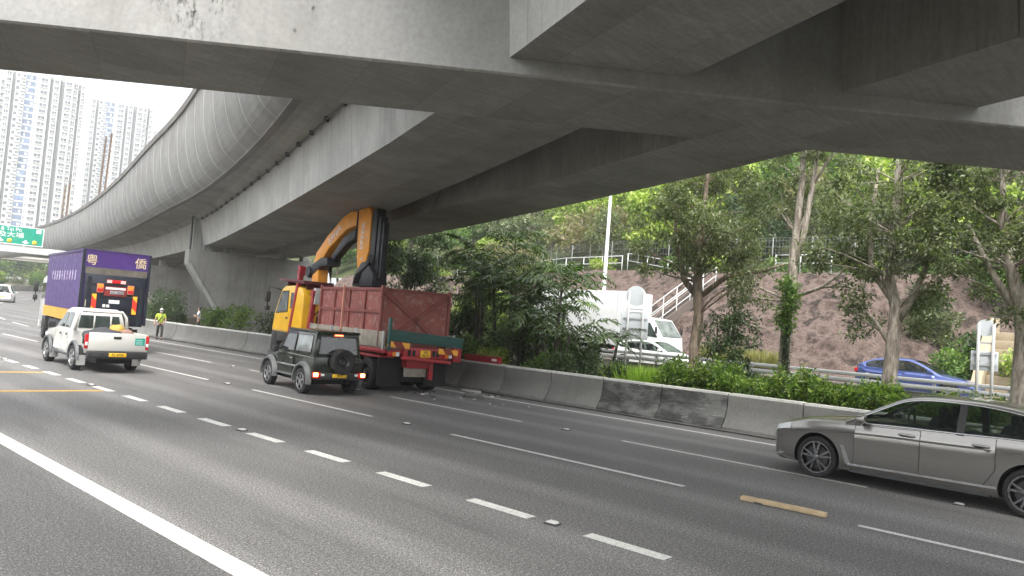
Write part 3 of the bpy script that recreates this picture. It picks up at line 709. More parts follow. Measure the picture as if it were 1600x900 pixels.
# ------------------------------------------------------------------ residential towers
wall_t = [M('tower_render_white', (.48, .48, .465), .8, 0, .06, .08), M('tower_render_cream', (.45, .455, .45), .8, 0, .06, .08)]
recess = M('tower_recess_grey', (.26, .27, .275), .85, 0, .08, .1)
win_t = M('tower_window', (.09, .105, .12), .25, 0, .5, .35); blue_t = M('tower_blue_glass', (.11, .15, .23), .2, 0, .45, .30)
frame_t = M('tower_frame', (.55, .55, .54), .7)
def tower(loc, yaw, w, floors, fh, seed, label, wm):
    """stepped facade: bays at different depth, each floor with real window recesses; local -Y faces the viewer"""
    o = empty('apartment_tower', loc, yaw, label, 'apartment tower'); r = random.Random(seed); H = floors*fh
    # bays: (x0, x1, depth forward, kind)
    u = w/28.
    bays = [(-14, -11.8, 1.0, 'w'), (-11.8, -10.6, -1.2, 'n'), (-10.6, -7.2, .6, 'ac'), (-7.2, -3.6, 0., 'blue'), (-3.6, -2.6, .5, 's'), (-2.6, 1.2, .9, 'w'), (1.2, 2.4, -1.2, 'n'), (2.4, 4.8, 1.6, 'w'), (4.8, 6.4, -1.5, 'n'), (6.4, 9.6, 2.2, 'w'), (9.6, 11.4, 1.2, 'w'), (11.4, 12.4, -1., 'n'), (12.4, 14, .4, 'w')]
    bays = [(a*u, b*u, d, k) for a, b, d, k in bays]
    body = MB().bb(-w/2+.3, w/2-.3, .0, 16, -3, H); bo = body.build('core_wall', recess, o)
    wins = MB(); blue = MB(); fr = MB(); ac = MB()
    for a, b, d, k in bays:
        if k != 'n':
            hh = H+r.choice((0, 1.5, 3)); MB().bb(a, b, -d-1.6, 1, -3, hh).build('bay', wm, o)
        else: continue
        for f in range(floors):
            z = f*fh; y = -d-1.6
            if k == 'w':
                wd = (b-a)*.62; c = (a+b)/2+ (r.random()-.5)*.1
                wins.bb(c-wd/2, c+wd/2, y-.03, y+.2, z+.95, z+2.25); fr.bb(c-wd/2-.15, c+wd/2+.15, y-.35, y-.02, z+.70, z+.92)
                fr.bb(c-.06, c+.06, y-.08, y, z+.95, z+2.25)
                if r.random() < .35: ac.bb(c+wd*.1, c+wd*.1+.6, y-.45, y, z+.3, z+.68)
            elif k == 'ac':
                wins.bb(a+.3, a+1.5, y-.03, y+.2, z+.9, z+2.2); wins.bb(a+2.3*u, b-.15, y-.03, y+.2, z+1.2, z+2.0)
                fr.bb(a+1.6, b-.1, y-.5, y, z+.35, z+.5); ac.bb(a+1.8, a+2.5, y-.45, y, z+.52, z+.95)
            elif k == 'blue':
                blue.bb(a+.15, b-.15, y-.05, y+.2, z+.5, z+fh-.25); fr.bb(a+.05, b-.05, y-.12, y, z+.2, z+.48)
                if r.random() < .8:
                    q = a+.4+r.random()*(b-a-1.6); fr.bb(q, q+.5+r.random()*.7, y-.07, y, z+.9, z+2.0)
            elif k == 's': wins.bb(a+.25, b-.25, y-.03, y+.2, z+1.4, z+2.0)
    for mb, n, mt in ((wins, 'window_glazing', win_t), (blue, 'blue_glazing', blue_t), (fr, 'window_ledge', frame_t), (ac, 'air_conditioner', recess)): tag(mb.build(n, mt, o), kind='stuff')
    # roof: machine room, gables, parapet
    MB().bb(-w*.22, w*.1, 2, 12, H, H+6).build('machine_room', wm, o)
    for c in (7.9*u,):
        m = MB(); m.prism([(c-2.6, H+1.4), (c+2.6, H+1.4), (c, H+5.0)], -3.9, -3.2, 'Y'); m.build('roof_gable', wm, o)
    MB().bb(-w/2, w/2, -.2, .2, H, H+1.2).build('roof_parapet', wm, o)
    return o
tower((104.5, 388, 3), 15.4, 30.5, 33, 2.86, 1, 'nearer white apartment tower with blue glazed strip, left of its twin', wall_t[0])
tower((155, 437, 3), 19.5, 30, 36, 2.86, 2, 'second pale apartment tower with blue glazed strip beside the viaduct', wall_t[1])
tower((262, 640, 4), 24.0, 19, 47, 2.9, 3, 'distant pale apartment tower just showing above the parapet', wall_t[1])
tower((83, 402, 3), 11.5, 29, 32, 2.86, 4, 'pale apartment tower mostly cut off by the picture edge', wall_t[0])
# ================================================================== VEHICLES (local frame: +Y forward, X right, origin on the ground)
tyre_m = M('tyre_rubber', (.014, .014, .014), .8, 0, .25, 6, dirt=.12, dirtcol=(.035, .033, .03))
black_pl = M('black_plastic', (.022, .022, .023), .5, 0, .2, 5, dirt=.2, dirtcol=(.07, .065, .06))
dark_in = M('wheel_well_dark', (.010, .010, .010), .95)
rim_m = M('alloy_silver', (.45, .46, .47), .3, .85, .1); rim_dk = M('alloy_dark', (.05, .05, .055), .35, .7, .2)
chrome = M('chrome_trim', (.75, .75, .76), .15, 1., .04)
glass = M_glass('dark_glass'); glass_g = M_glass('green_tint_glass', (.045, .06, .055)); glass_l = M_glass('pale_glass', (.16, .18, .18), .05)
red_l = M('tail_red', (.45, .01, .012), .2, 0, .15, 20); lamp_red_on = M('brake_lamp_lit', (1., .10, .04), .3, 0, .02, emit=3.)
lamp_or_on = M('tail_lamp_glow', (1., .35, .10), .3, 0, .02, emit=4.)
amber = M('amber_lens', (.75, .25, .02), .25); clear = M('clear_lens', (.75, .77, .78), .12, 0, .1, 20)
plate_y = M('plate_yellow', (.80, .48, .02), .4, 0, .04); plate_w = M('plate_white', (.75, .75, .73), .4); black_txt = M('plate_black', (.01, .01, .01), .5)
chev_or = M_stripes('chevron_orange', (.72, .04, .02), (.90, .45, .03), .36, .9)
def wheel(parent, x, y, r, w, kind='alloy', rim=rim_m, spokes=5):
    """tyre (with tread shoulder) > rim; outer face towards sign of x"""
    s = 1 if x > 0 else -1; o = MB(); hw = w/2
    ri = r*(.76 if kind == 'double' else .66)
    prof = [(-hw*.85, ri), (-hw, ri*1.08), (-hw, r*.90), (-hw*.82, r*.985), (-hw*.4, r), (0, r), (hw*.4, r), (hw*.82, r*.985), (hw, r*.90), (hw, ri*1.08), (hw*.85, ri), (-hw*.85, ri)]
    o.lathe(prof, (0, 0, 0), 'X', 36); t = o.build('wheel', tyre_m, parent, auto=35); t.location = (x, y, r)
    b = MB(); q = s*hw
    b.lathe([(q*.86, ri*1.03), (q*.90, ri*.96), (q*.55, ri*.93), (q*.1, ri*.90), (q*.05, .0)], (0, 0, 0), 'X', 32, 1)
    b.lathe([(q*.86, ri*1.03), (q*.98, ri*1.01), (q*.98, ri*.93), (q*.80, ri*.91)], (0, 0, 0), 'X', 32, 0)
    if kind == 'truck':
        b.lathe([(q*.2, ri*.9), (q*.35, ri*.62), (q*.9, ri*.5), (q*1.0, ri*.36), (q*1.0, 0)], (0, 0, 0), 'X', 24, 0)
        for k in range(8): a = 2*math.pi*k/8; b.lathe([(q*.9, 0), (q*.9, .03), (q*1.08, .03), (q*1.08, 0)], (0, math.cos(a)*ri*.43, math.sin(a)*ri*.43), 'X', 6, 1)
    else:
        for k in range(spokes):
            for dl in ((-.17, .17) if kind == 'double' else (0,)):
                a = 2*math.pi*k/spokes+.3; a2 = a+dl*1.25
                p0 = Vector((q*.86, math.cos(a)*ri*.14, math.sin(a)*ri*.14)); p1 = Vector((q*.80, math.cos(a2)*ri*.95, math.sin(a2)*ri*.95))
                b.bar(p0, p1, ri*(.11 if kind == 'double' else .26), abs(q)*.24, 0, up=(1, 0, 0))
        b.lathe([(q*.6, ri*.20), (q*.9, ri*.18), (q*.94, ri*.10), (q*.94, 0)], (0, 0, 0), 'X', 18, 0)
        b.lathe([(q*.25, ri*.72), (q*.4, ri*.72), (q*.4, ri*.15)], (0, 0, 0), 'X', 24, 2)
    b.build('rim', [rim, dark_in, M('brake_disc', (.06, .06, .062), .45, .7)], t, auto=30)
    return t
def plate(parent, c, w, h, txt, mat, size, yoff=-.012, rotz=0., lines=None):
    p = MB().box((0, 0, 0), (w, .016, h)).build('number_plate', mat, parent, bevel=.004, loc=c)
    for i, t in enumerate(lines or [txt]):
        n = len(lines or [1]); z = 0 if n == 1 else (h*.23 if i == 0 else -h*.23)
        text_obj(t, size, black_txt, p, (0, yoff, z), (R(90), 0, 0), .003)
    return p
class CarShape:
    def __init__(s, zb, zs, hw, crown, zr=None, belt=None, k=.42, hbf=.93):
        s.zb, s.zs, s.hw, s.crown = map(smoothfun, (zb, zs, hw, crown)); s.k = k; s.hbf = hbf
        s.zr = smoothfun(zr) if zr else None; s.belt = smoothfun(belt) if belt else s.zs
    def half(s, y):
        zb, zs, hw, c = s.zb(y), s.zs(y), s.hw(y), s.crown(y); h = zs-zb
        return [(0, zb), (.72*hw, zb), (.925*hw, zb+.03*h), (.968*hw, zb+.10*h), (.978*hw, zb+.20*h), (.984*hw, zb+.34*h), (.990*hw, zb+.55*h), (.996*hw, zb+.70*h), (1.003*hw, zb+.775*h), (.972*hw, zb+.835*h), (.958*hw, zb+.90*h), (.935*hw, zs-.012), (.90*hw, zs+.004), (.70*hw, zs+.55*c), (.40*hw, zs+.88*c), (0, zs+c)]
    def sx(s, y, z):
        p = s.half(y)[2:12]; return float(np.interp(z, [q[1] for q in p], [q[0] for q in p]))
    def body(s, ys):
        m = MB(); rings = []
        for y in ys:
            h = s.half(y); rings.append([(x, y, z) for x, z in h]+[(-x, y, z) for x, z in reversed(h[1:-1])])
        m.loft(rings, 0, True, True, True); return m
    # greenhouse
    def gx(s, y, z): return s.hbf*s.hw(y) - s.k*(z-s.belt(y))
    def ghalf(s, y):
        b = s.belt(y)-.05; t = max(s.zr(y), b+.03); e = min(.075, (t-b)*.5)
        xt = s.gx(y, t-e)
        return [(s.gx(y, b), b), (s.gx(y, b+(t-e-b)*.33), b+(t-e-b)*.33), (s.gx(y, b+(t-e-b)*.66), b+(t-e-b)*.66), (xt, t-e), (xt-.035, t-e*.45), (xt-.10, t-e*.12), (xt*.6, t+.008), (0, t+.016)]
    def house(s, ys):
        m = MB(); rings = []
        for y in ys:
            h = s.ghalf(y); rings.append([(x, y, z) for x, z in h]+[(-x, y, z) for x, z in reversed(h[:-1])])
        m.loft(rings, 0, True, True, True); return m
    def cap_z(s, y, x):
        h = s.ghalf(y)[3:]; p = sorted(h); return float(np.interp(abs(x), [q[0] for q in p], [q[1] for q in p]))
    def side_win(s, side, ys, lo, hi, off=.006):
        """strip window; lo/hi: functions of y"""
        m = MB(); V = []; F = []; n = 4
        for y in ys:
            a, b = lo(y), max(lo(y)+.002, hi(y))
            for k in range(n+1):
                z = a+(b-a)*k/n; V.append((side*(s.gx(y, z)+off), y, z))
        for i in range(len(ys)-1):
            for k in range(n): q = i*(n+1)+k; F.append((q, q+1, q+n+2, q+n+1))
        m.add(V, F, 0, True); return m
    def cross_win(s, ys, inset=.07, off=.008):
        m = MB(); V = []; F = []; n = 10
        for y in ys:
            xe = max(.1, s.ghalf(y)[4][0]-inset)
            for k in range(n+1):
                x = -xe+2*xe*k/n; V.append((x, y, s.cap_z(y, x)+off))
        for i in range(len(ys)-1):
            for k in range(n): q = i*(n+1)+k; F.append((q, q+1, q+n+2, q+n+1))
        m.add(V, F, 0, True); return m
    def panel(s, side, poly_lo, poly_hi, ys, off=.004):
        """door skin lying on the body side"""
        m = MB(); V = []; F = []; n = 8
        for y in ys:
            a, b = poly_lo(y), poly_hi(y)
            for k in range(n+1): z = a+(b-a)*k/n; V.append((side*(s.sx(y, z)+off), y, z))
        for i in range(len(ys)-1):
            for k in range(n): q = i*(n+1)+k; F.append((q, q+1, q+n+2, q+n+1))
        m.add(V, F, 0, True)
        # rim
        ring = [i*(n+1) for i in range(len(ys))]+[(len(ys)-1)*(n+1)+k for k in range(1, n+1)]+[i*(n+1)+n for i in reversed(range(len(ys)-1))]+[k for k in reversed(range(1, n))]
        V2 = [(V[i][0]-side*.014, V[i][1], V[i][2]) for i in ring]; o = len(m.v); m.v += V2
        for j in range(len(ring)):
            j2 = (j+1) % len(ring); m.f.append((ring[j], ring[j2], o+j2, o+j)); m.mi.append(0); m.sm.append(False)
        return m
def arches(o, ys, r, zc, hw):
    cs = []
    for y in ys:
        for s in (-1, 1):
            m = MB(); m.lathe([(s*hw*.45, 0), (s*hw*.45, r), (s*hw*1.3, r), (s*hw*1.3, 0)], (0, y, zc), 'X', 40, 1, True)
            c = m.build('cut', [dark_in, dark_in], None, weld=True); c.parent = o.parent; c.matrix_parent_inverse = Matrix(); cs.append(c)
    boolean_cut(o, cs)
def shade(o, ang=32):
    bm = bmesh.new(); bm.from_mesh(o.data)
    for f in bm.faces: f.smooth = True
    for e in bm.edges: e.smooth = len(e.link_faces) != 2 or e.calc_face_angle(0) < R(ang)
    bm.to_mesh(o.data); bm.free()
def M_carpaint(name, col, metal=.5, rough=.3, film=.35):
    m, nt, b = nodes_of(name); v = objc(nt)
    out = ramp(nt, noise(nt, v, 700, 2), [(.35, tuple(x*.93 for x in col)), (.65, tuple(min(1, x*1.07) for x in col))])
    s = nt.nodes.new('ShaderNodeSeparateXYZ'); nt.links.new(v, s.inputs[0])
    low = mathn(nt, 'MULTIPLY', ramp(nt, s.outputs['Z'], [(.18, (film,)*3), (.5, (0,)*3)]), ramp(nt, noise(nt, v, 26, 4, .6), [(.3, (.5,)*3), (.7, (1,)*3)]))   # road film on the sills
    out = mixc(nt, out, (.13, .12, .10), low)
    nt.links.new(out, b.inputs['Base Color']); b.inputs['Metallic'].default_value = metal; b.inputs['Roughness'].default_value = rough
    b.inputs['Coat Weight'].default_value = .7; b.inputs['Coat Roughness'].default_value = .05; MATS[name] = m; return m
def M_tint(name, tint, clear=.5):
    """window glass that lets part of the view through"""
    m, nt, b = nodes_of(name); v = objc(nt)
    nt.links.new(ramp(nt, noise(nt, v, 3, 3), [(.3, tuple(x*.8 for x in tint)), (.7, tuple(x*1.2 for x in tint))]), b.inputs['Base Color'])
    b.inputs['Roughness'].default_value = .02; b.inputs['Specular IOR Level'].default_value = .8
    t = nt.nodes.new('ShaderNodeBsdfTransparent'); t.inputs[0].default_value = (.72, .80, .76, 1)
    mx = nt.nodes.new('ShaderNodeMixShader'); mx.inputs[0].default_value = clear
    nt.links.new(b.outputs[0], mx.inputs[1]); nt.links.new(t.outputs[0], mx.inputs[2]); nt.links.new(mx.outputs[0], nt.nodes['Material Output'].inputs[0])
    MATS[name] = m; return m
tint = M_tint('tinted_window', (.012, .016, .015), .62)
def sedan(name, loc, yaw, label, paint, sc=1., roof=0., rim=None, detail=True, kind='saloon', wb=3.12, txt=None):
    o = empty(name, loc, yaw, label, 'car'); o.scale = (sc, sc, sc*(1.035 if kind == 'saloon' else 1))
    f = wb/2
    if kind == 'saloon':
        zb = [(-2.82, .46), (-2.7, .30), (-2.2, .24), (-1, .20), (1, .20), (2.1, .20), (2.36, .23), (2.48, .34)]
        zs = [(-2.82, .88), (-2.72, 1.03), (-2.3, 1.09), (-1.5, 1.09), (-.5, 1.06), (.6, 1.03), (.95, 1.01), (1.5, .965), (1.95, .905), (2.22, .84), (2.40, .76), (2.48, .66)]
        hw = [(-2.82, .62), (-2.65, .82), (-2.1, .92), (-1.2, .95), (0, .95), (1.3, .945), (1.9, .915), (2.2, .84), (2.38, .72), (2.48, .52)]
        cr = [(-2.82, .02), (-2, .05), (.9, .05), (1.6, .05), (2.3, .04), (2.48, .02)]
        zr = [(-2.62, 1.06), (-2.3, 1.18), (-1.9, 1.36), (-1.5, 1.48), (-1.0, 1.55), (-.5, 1.565), (-.1, 1.55), (.2, 1.50), (.55, 1.335), (.9, 1.145), (1.12, 1.02)]
        g0, g1 = -2.6, 1.1; wsh = (.20, 1.0); rsh = (-2.5, -1.72); wx = (-2.02, .86)
    elif kind == 'hatch':
        zb = [(-2.05, .46), (-1.95, .30), (-1.6, .22), (-1, .19), (1, .19), (1.9, .19), (2.15, .23), (2.25, .34)]
        zs = [(-2.05, .80), (-1.98, .98), (-1.5, 1.02), (-.5, .98), (.6, .94), (1.0, .90), (1.5, .82), (1.95, .72), (2.15, .62), (2.25, .52)]
        hw = [(-2.05, .60), (-1.9, .78), (-1.5, .88), (0, .90), (1.3, .89), (1.8, .85), (2.1, .74), (2.25, .5)]
        cr = [(-2.05, .02), (-1.5, .05), (1.6, .05), (2.25, .02)]
        zr = [(-2.0, 1.0), (-1.8, 1.14), (-1.4, 1.33), (-.9, 1.42), (-.4, 1.44), (0., 1.41), (.4, 1.26), (.95, .97), (1.1, .90)]
        g0, g1 = -1.97, 1.08; wsh = (.10, 1.0); rsh = (-1.85, -1.2); wx = (-1.6, .78)
    else:   # van or people carrier
        zb = [(-2.35, .40), (-2.25, .28), (-1, .24), (1, .24), (2.1, .25), (2.3, .36)]
        zs = [(-2.35, 1.0), (-2.25, 1.08), (-1, 1.08), (1, 1.06), (1.5, 1.0), (2.0, .92), (2.3, .74)]
        hw = [(-2.35, .78), (-2.2, .88), (0, .90), (1.6, .89), (2.1, .82), (2.3, .6)]
        cr = [(-2.35, .02), (2.3, .03)]
        zr = [(-2.32, 1.1), (-2.25, 1.6), (-2.05, 1.88), (-1.5, 1.94), (0, 1.95), (.7, 1.86), (1.3, 1.45), (1.75, 1.05)]
        g0, g1 = -2.3, 1.72; wsh = (.8, 1.62); rsh = (-2.29, -2.16); wx = (-2.0, 1.25)
    C = CarShape(zb, zs, hw, cr, zr)
    ys = sorted(set([zb[0][0], zb[-1][0]]+list(np.linspace(zb[0][0]+.02, zb[-1][0]-.02, 56 if detail else 30))))
    body = C.body(ys).build('body', [paint, dark_in], o)
    fy, ry = wb/2, -wb/2; wr = .345 if kind == 'saloon' else .32
    arches(body, (fy, ry), wr+.055, wr+.01, .95); shade(body)
    gh = C.house(list(np.linspace(g0, g1, 75))).build('cabin', paint, o)
    bm = bmesh.new(); bm.from_mesh(gh.data); kill = []; mid_ = (wx[0]+wx[1])/2-.05
    for f in bm.faces:
        c = f.calc_center_median()
        if len(f.verts) > 4: kill.append(f); continue
        zt = C.zr(c.y)
        if abs(f.normal.x) > .75 and wx[0] < c.y < wx[1] and C.belt(c.y)-.06 < c.z < zt-.06: kill.append(f)
        elif (wsh[0] < c.y < wsh[1] or rsh[0] < c.y < rsh[1]) and abs(c.x) < C.ghalf(c.y)[4][0]-.07 and c.z > zt-.05: kill.append(f)
    bmesh.ops.delete(bm, geom=kill, context='FACES'); bm.to_mesh(gh.data); bm.free()
    shade(gh, 40)
    cloth = M('seat_fabric_dark', (.03, .03, .032), .8); MB().prism([(y, C.belt(y)-.02+C.crown(y)) for y in np.linspace(g0+.2, g1-.15, 9)]+[(g1-.15, .8), (g0+.2, .8)], -.78, .78, 'X').build('interior', cloth, o)
    for s in (-1, 1):
        for ys_ in (-.05, -1.05):
            MB().prism([(ys_-.16, 1.0), (ys_, 1.0), (ys_-.12, 1.26), (ys_-.24, 1.25)], s*.40-.22, s*.40+.22, 'X').build('seat', cloth, o, bevel=.04)
            if kind != 'hatch': MB().box((s*.40, ys_-.22, 1.33), (.26, .10, .15)).build('headrest', cloth, o, bevel=.04)
        MB().prism([(mid_-.055, C.belt(mid_)-.04), (mid_+.055, C.belt(mid_)-.04), (mid_+.045, C.zr(mid_)-.05), (mid_-.055, C.zr(mid_)-.05)], 0, 0, 'X', 0, lambda y, z: C.gx(y, z)+.001).v
        V = [(s*(C.gx(y, z)+q), y, z) for q in (.009, -.03) for y, z in ((mid_-.055, C.belt(mid_)-.03), (mid_+.055, C.belt(mid_)-.03), (mid_+.045, C.zr(mid_)-.07), (mid_-.055, C.zr(mid_)-.07))]
        m = MB(); m.add(V, [(0, 1, 2, 3), (7, 6, 5, 4), (0, 4, 5, 1), (1, 5, 6, 2), (2, 6, 7, 3), (3, 7, 4, 0)]); m.build('door_pillar', black_pl, o)
    MB().lathe([(-.02, .19), (0, .205), (.02, .19), (0, .175), (-.02, .19)], (.40 if False else .38, .42, 1.08), 'Y', 20).build('steering_wheel', black_pl, o)
    lo = lambda y: C.belt(y)+.004
    hi = lambda y: C.zr(y)-.078
    def wins(side):
        a, b = wx; mid = (a+b)/2-.05
        for q0, q1 in (((a, mid-.04), (mid+.04, b)) if kind != 'van' else ((a, -.75), (-.68, .2), (.27, b))):
            C.side_win(side, list(np.linspace(q0, q1, 18)), lo, hi).build('side_window', tint, o)
        if detail:
            pth = [(side*(C.gx(y, hi(y)+.014)+.006), y, hi(y)+.014) for y in np.linspace(a, b, 24)]
            MB().tube(pth, .010, 6).build('window_trim', chrome, o)
            pth = [(side*(C.gx(y, lo(y)-.012)+.008), y, lo(y)-.012) for y in np.linspace(a-.15, b+.1, 16)]
            MB().tube(pth, .011, 6).build('window_trim', chrome, o)
    for s in (-1, 1): wins(s)
    C.cross_win(list(np.linspace(*wsh, 12))).build('windscreen', tint, o)
    C.cross_win(list(np.linspace(*rsh, 10))).build('rear_window', tint, o)
    for y in (fy, ry):
        for s in (-1, 1): wheel(o, s*(C.hw(y)*.985-.115), y, wr, .235, 'double' if kind == 'saloon' else 'alloy', rim or rim_gun)
    zl = smoothfun([(-3, .30), (3, .30)])
    fd0, fd1 = .93, -.08; rd1 = -1.12
    if kind == 'saloon':
        for s in (-1, 1):
            lo_d = lambda y: .33; hi_d = lambda y: C.zs(y)-.035
            C.panel(s, lo_d, hi_d, list(np.linspace(fd1+.006, fd0, 12)), .003).build('door', paint, o, auto=30)
            rd_lo = lambda y: .33 if y > -.95 else .33+(-.95-y)*1.6
            C.panel(s, rd_lo, hi_d, list(np.linspace(rd1, fd1-.006, 12)), .003).build('door', paint, o, auto=30)
            for pa in ([(fd0, .33), (fd0, hi_d(fd0)), (fd1, hi_d(fd1)), (fd1, .33), (fd0, .33)], [(fd1, .33), (rd1+.17, .33), (rd1, .60), (rd1, hi_d(rd1))]):
                pts_ = []
                for (ya, za), (yb_, zb_2) in zip(pa[:-1], pa[1:]):
                    for q in range(9): t_ = q/8; y_ = ya+(yb_-ya)*t_; z_ = za+(zb_2-za)*t_; pts_.append((s*(C.sx(y_, z_)-.001), y_, z_))
                MB().tube(pts_, .0065, 5).build('door_seam', dark_in, o)
            for y in (.12, -.93):
                zz = .925; x = C.sx(y, zz)+.035
                MB().bar((s*x, y-.12, zz), (s*x, y+.12, zz+.004), .035, .035).build('door_handle', paint, o, bevel=.012)
                MB().box((s*(x-.018), y, zz-.004), (.012, .17, .05)).build('handle_recess', dark_in, o, bevel=.004)
            # sill trim and fender blade
            pth = [(s*(C.sx(y, .345)+.012), y, .335-.012*(.0+y)) for y in np.linspace(1.02, -1.15, 20)]
            m = MB(); m.loft([[(p[0]-s*.012, p[1], p[2]-.016), (p[0]+s*.004, p[1], p[2]-.014), (p[0]+s*.004, p[1], p[2]+.012), (p[0]-s*.012, p[1], p[2]+.016)] for p in pth], 0, True, True, False); m.build('sill_trim', chrome, o)
            m = MB(); pa = [(1.06, .33), (.98, .33), (1.10, .62), (1.15, .62)]
            m.add([(s*(C.sx(y, z)+.009), y, z) for y, z in pa]+[(s*(C.sx(y, z)-.004), y, z) for y, z in pa], [(0, 1, 2, 3), (4, 7, 6, 5), (0, 4, 5, 1), (1, 5, 6, 2), (2, 6, 7, 3), (3, 7, 4, 0)]); m.build('fender_blade', chrome, o)
            m = MB(); pth = [(s*(C.sx(y, .23)+.004), y, .225) for y in np.linspace(1.0, -1.05, 14)]
            m.loft([[(p[0]-s*.03, p[1], p[2]-.03), (p[0]+s*.012, p[1], p[2]-.025), (p[0]+s*.006, p[1], p[2]+.02), (p[0]-s*.03, p[1], p[2]+.02)] for p in pth], 0, True, True, False); m.build('side_skirt', black_pl, o)
            # headlamp and fog trim
            m = MB(); V = []; F = []; yy = np.linspace(2.06, 2.40, 8)
            for i, y in enumerate(yy):
                z1 = C.zs(y)-.02; z0 = z1-.10+.03*(i/7.)
                V += [(s*(C.sx(y, z0)+.006), y, z0), (s*(C.sx(y, z1)+.006), y, z1)]
                if i: F.append((2*i-2, 2*i-1, 2*i+1, 2*i))
            m.add(V, F, 0, True); m.build('headlight', clear, o)
            MB().bar((s*.74, 2.42, .30), (s*.84, 2.20, .30), .03, .03).build('bumper_trim', chrome, o)
            # mirrors
            mm = MB(); mm.box((s*1.04, .80, 1.085), (.22, .15, .135)); mo = mm.build('mirror', paint, o, bevel=.045, seg=3)
            MB().bar((s*.86, .80, 1.0), (s*.98, .80, 1.05), .06, .04).build('mirror_arm', black_pl, mo)
            MB().box((s*1.05, .872, 1.05), (.12, .008, .02)).build('indicator', clear, mo)
        MB().box((0, -1.75, 1.45), (.05, .14, .06)).build('roof_antenna', black_pl, o, bevel=.015)
        MB().box((-.50, -2.76, .93), (.42, .10, .11)).build('tail_light', red_l, o, bevel=.03); MB().box((.50, -2.76, .93), (.42, .10, .11)).build('tail_light', red_l, o, bevel=.03)
        for s in (-1, 1): MB().box((s*.17, 2.445, .56), (.28, .06, .2)).build('grille', chrome, o, bevel=.04)
    else:
        e = zb[-1][0]; b0 = zb[0][0]
        for s in (-1, 1):
            MB().box((s*hw[-2][1]*.82, e-.16, zs[-2][1]-.02), (.2, .2, .1)).build('headlight', clear, o, bevel=.03)
            MB().box((s*hw[1][1]*.86, b0+.07, .86), (.22, .12, .16)).build('tail_light', red_l, o, bevel=.03)
            mo = MB().box((s*(hw[3][1]+.08), .66 if kind == 'hatch' else 1.15, C.belt(.6)+.09), (.18, .12, .12)).build('mirror', paint, o, bevel=.04)
            C.panel(s, lambda y: .33, lambda y: C.zs(y)-.035, list(np.linspace(-.25, .85, 10))).build('door', paint, o)
        plate(o, (0, b0-.01, .62), .5, .11, '', plate_y, .1)
    return o
rim_gun = M('alloy_gunmetal', (.20, .20, .205), .28, .9, .1)
grey_p = M_carpaint('bronze_grey_metallic', (.27, .26, .242), .8, .25)
sedan('saloon_car', (15.12, 3.42, 0), 1.5, 'bronze grey metallic saloon car with dark alloy wheels beside the barrier', grey_p, 1.045)
blue_p = M_carpaint('blue_metallic', (.06, .09, .26), .5, .28)
sedan('blue_car', (32.2, 7.9, .785), 180, 'blue hatchback driving along the far carriageway behind a tree trunk', blue_p, 1.0, kind='hatch', rim=rim_m, detail=False, wb=2.6)
white_p = M_carpaint('white_gloss', (.72, .73, .72), 0., .3)
sedan('white_car', (29.3, 17.6, .785), 180, 'white low car on the far carriageway in front of the white truck', white_p, .95, kind='hatch', rim=rim_m, detail=False, wb=2.6)
sedan('white_van', (24.6, 98, rz(98)), 20, 'small white people carrier far off on the bend of the road', white_p, .95, kind='van', rim=rim_m, detail=False, wb=2.8)
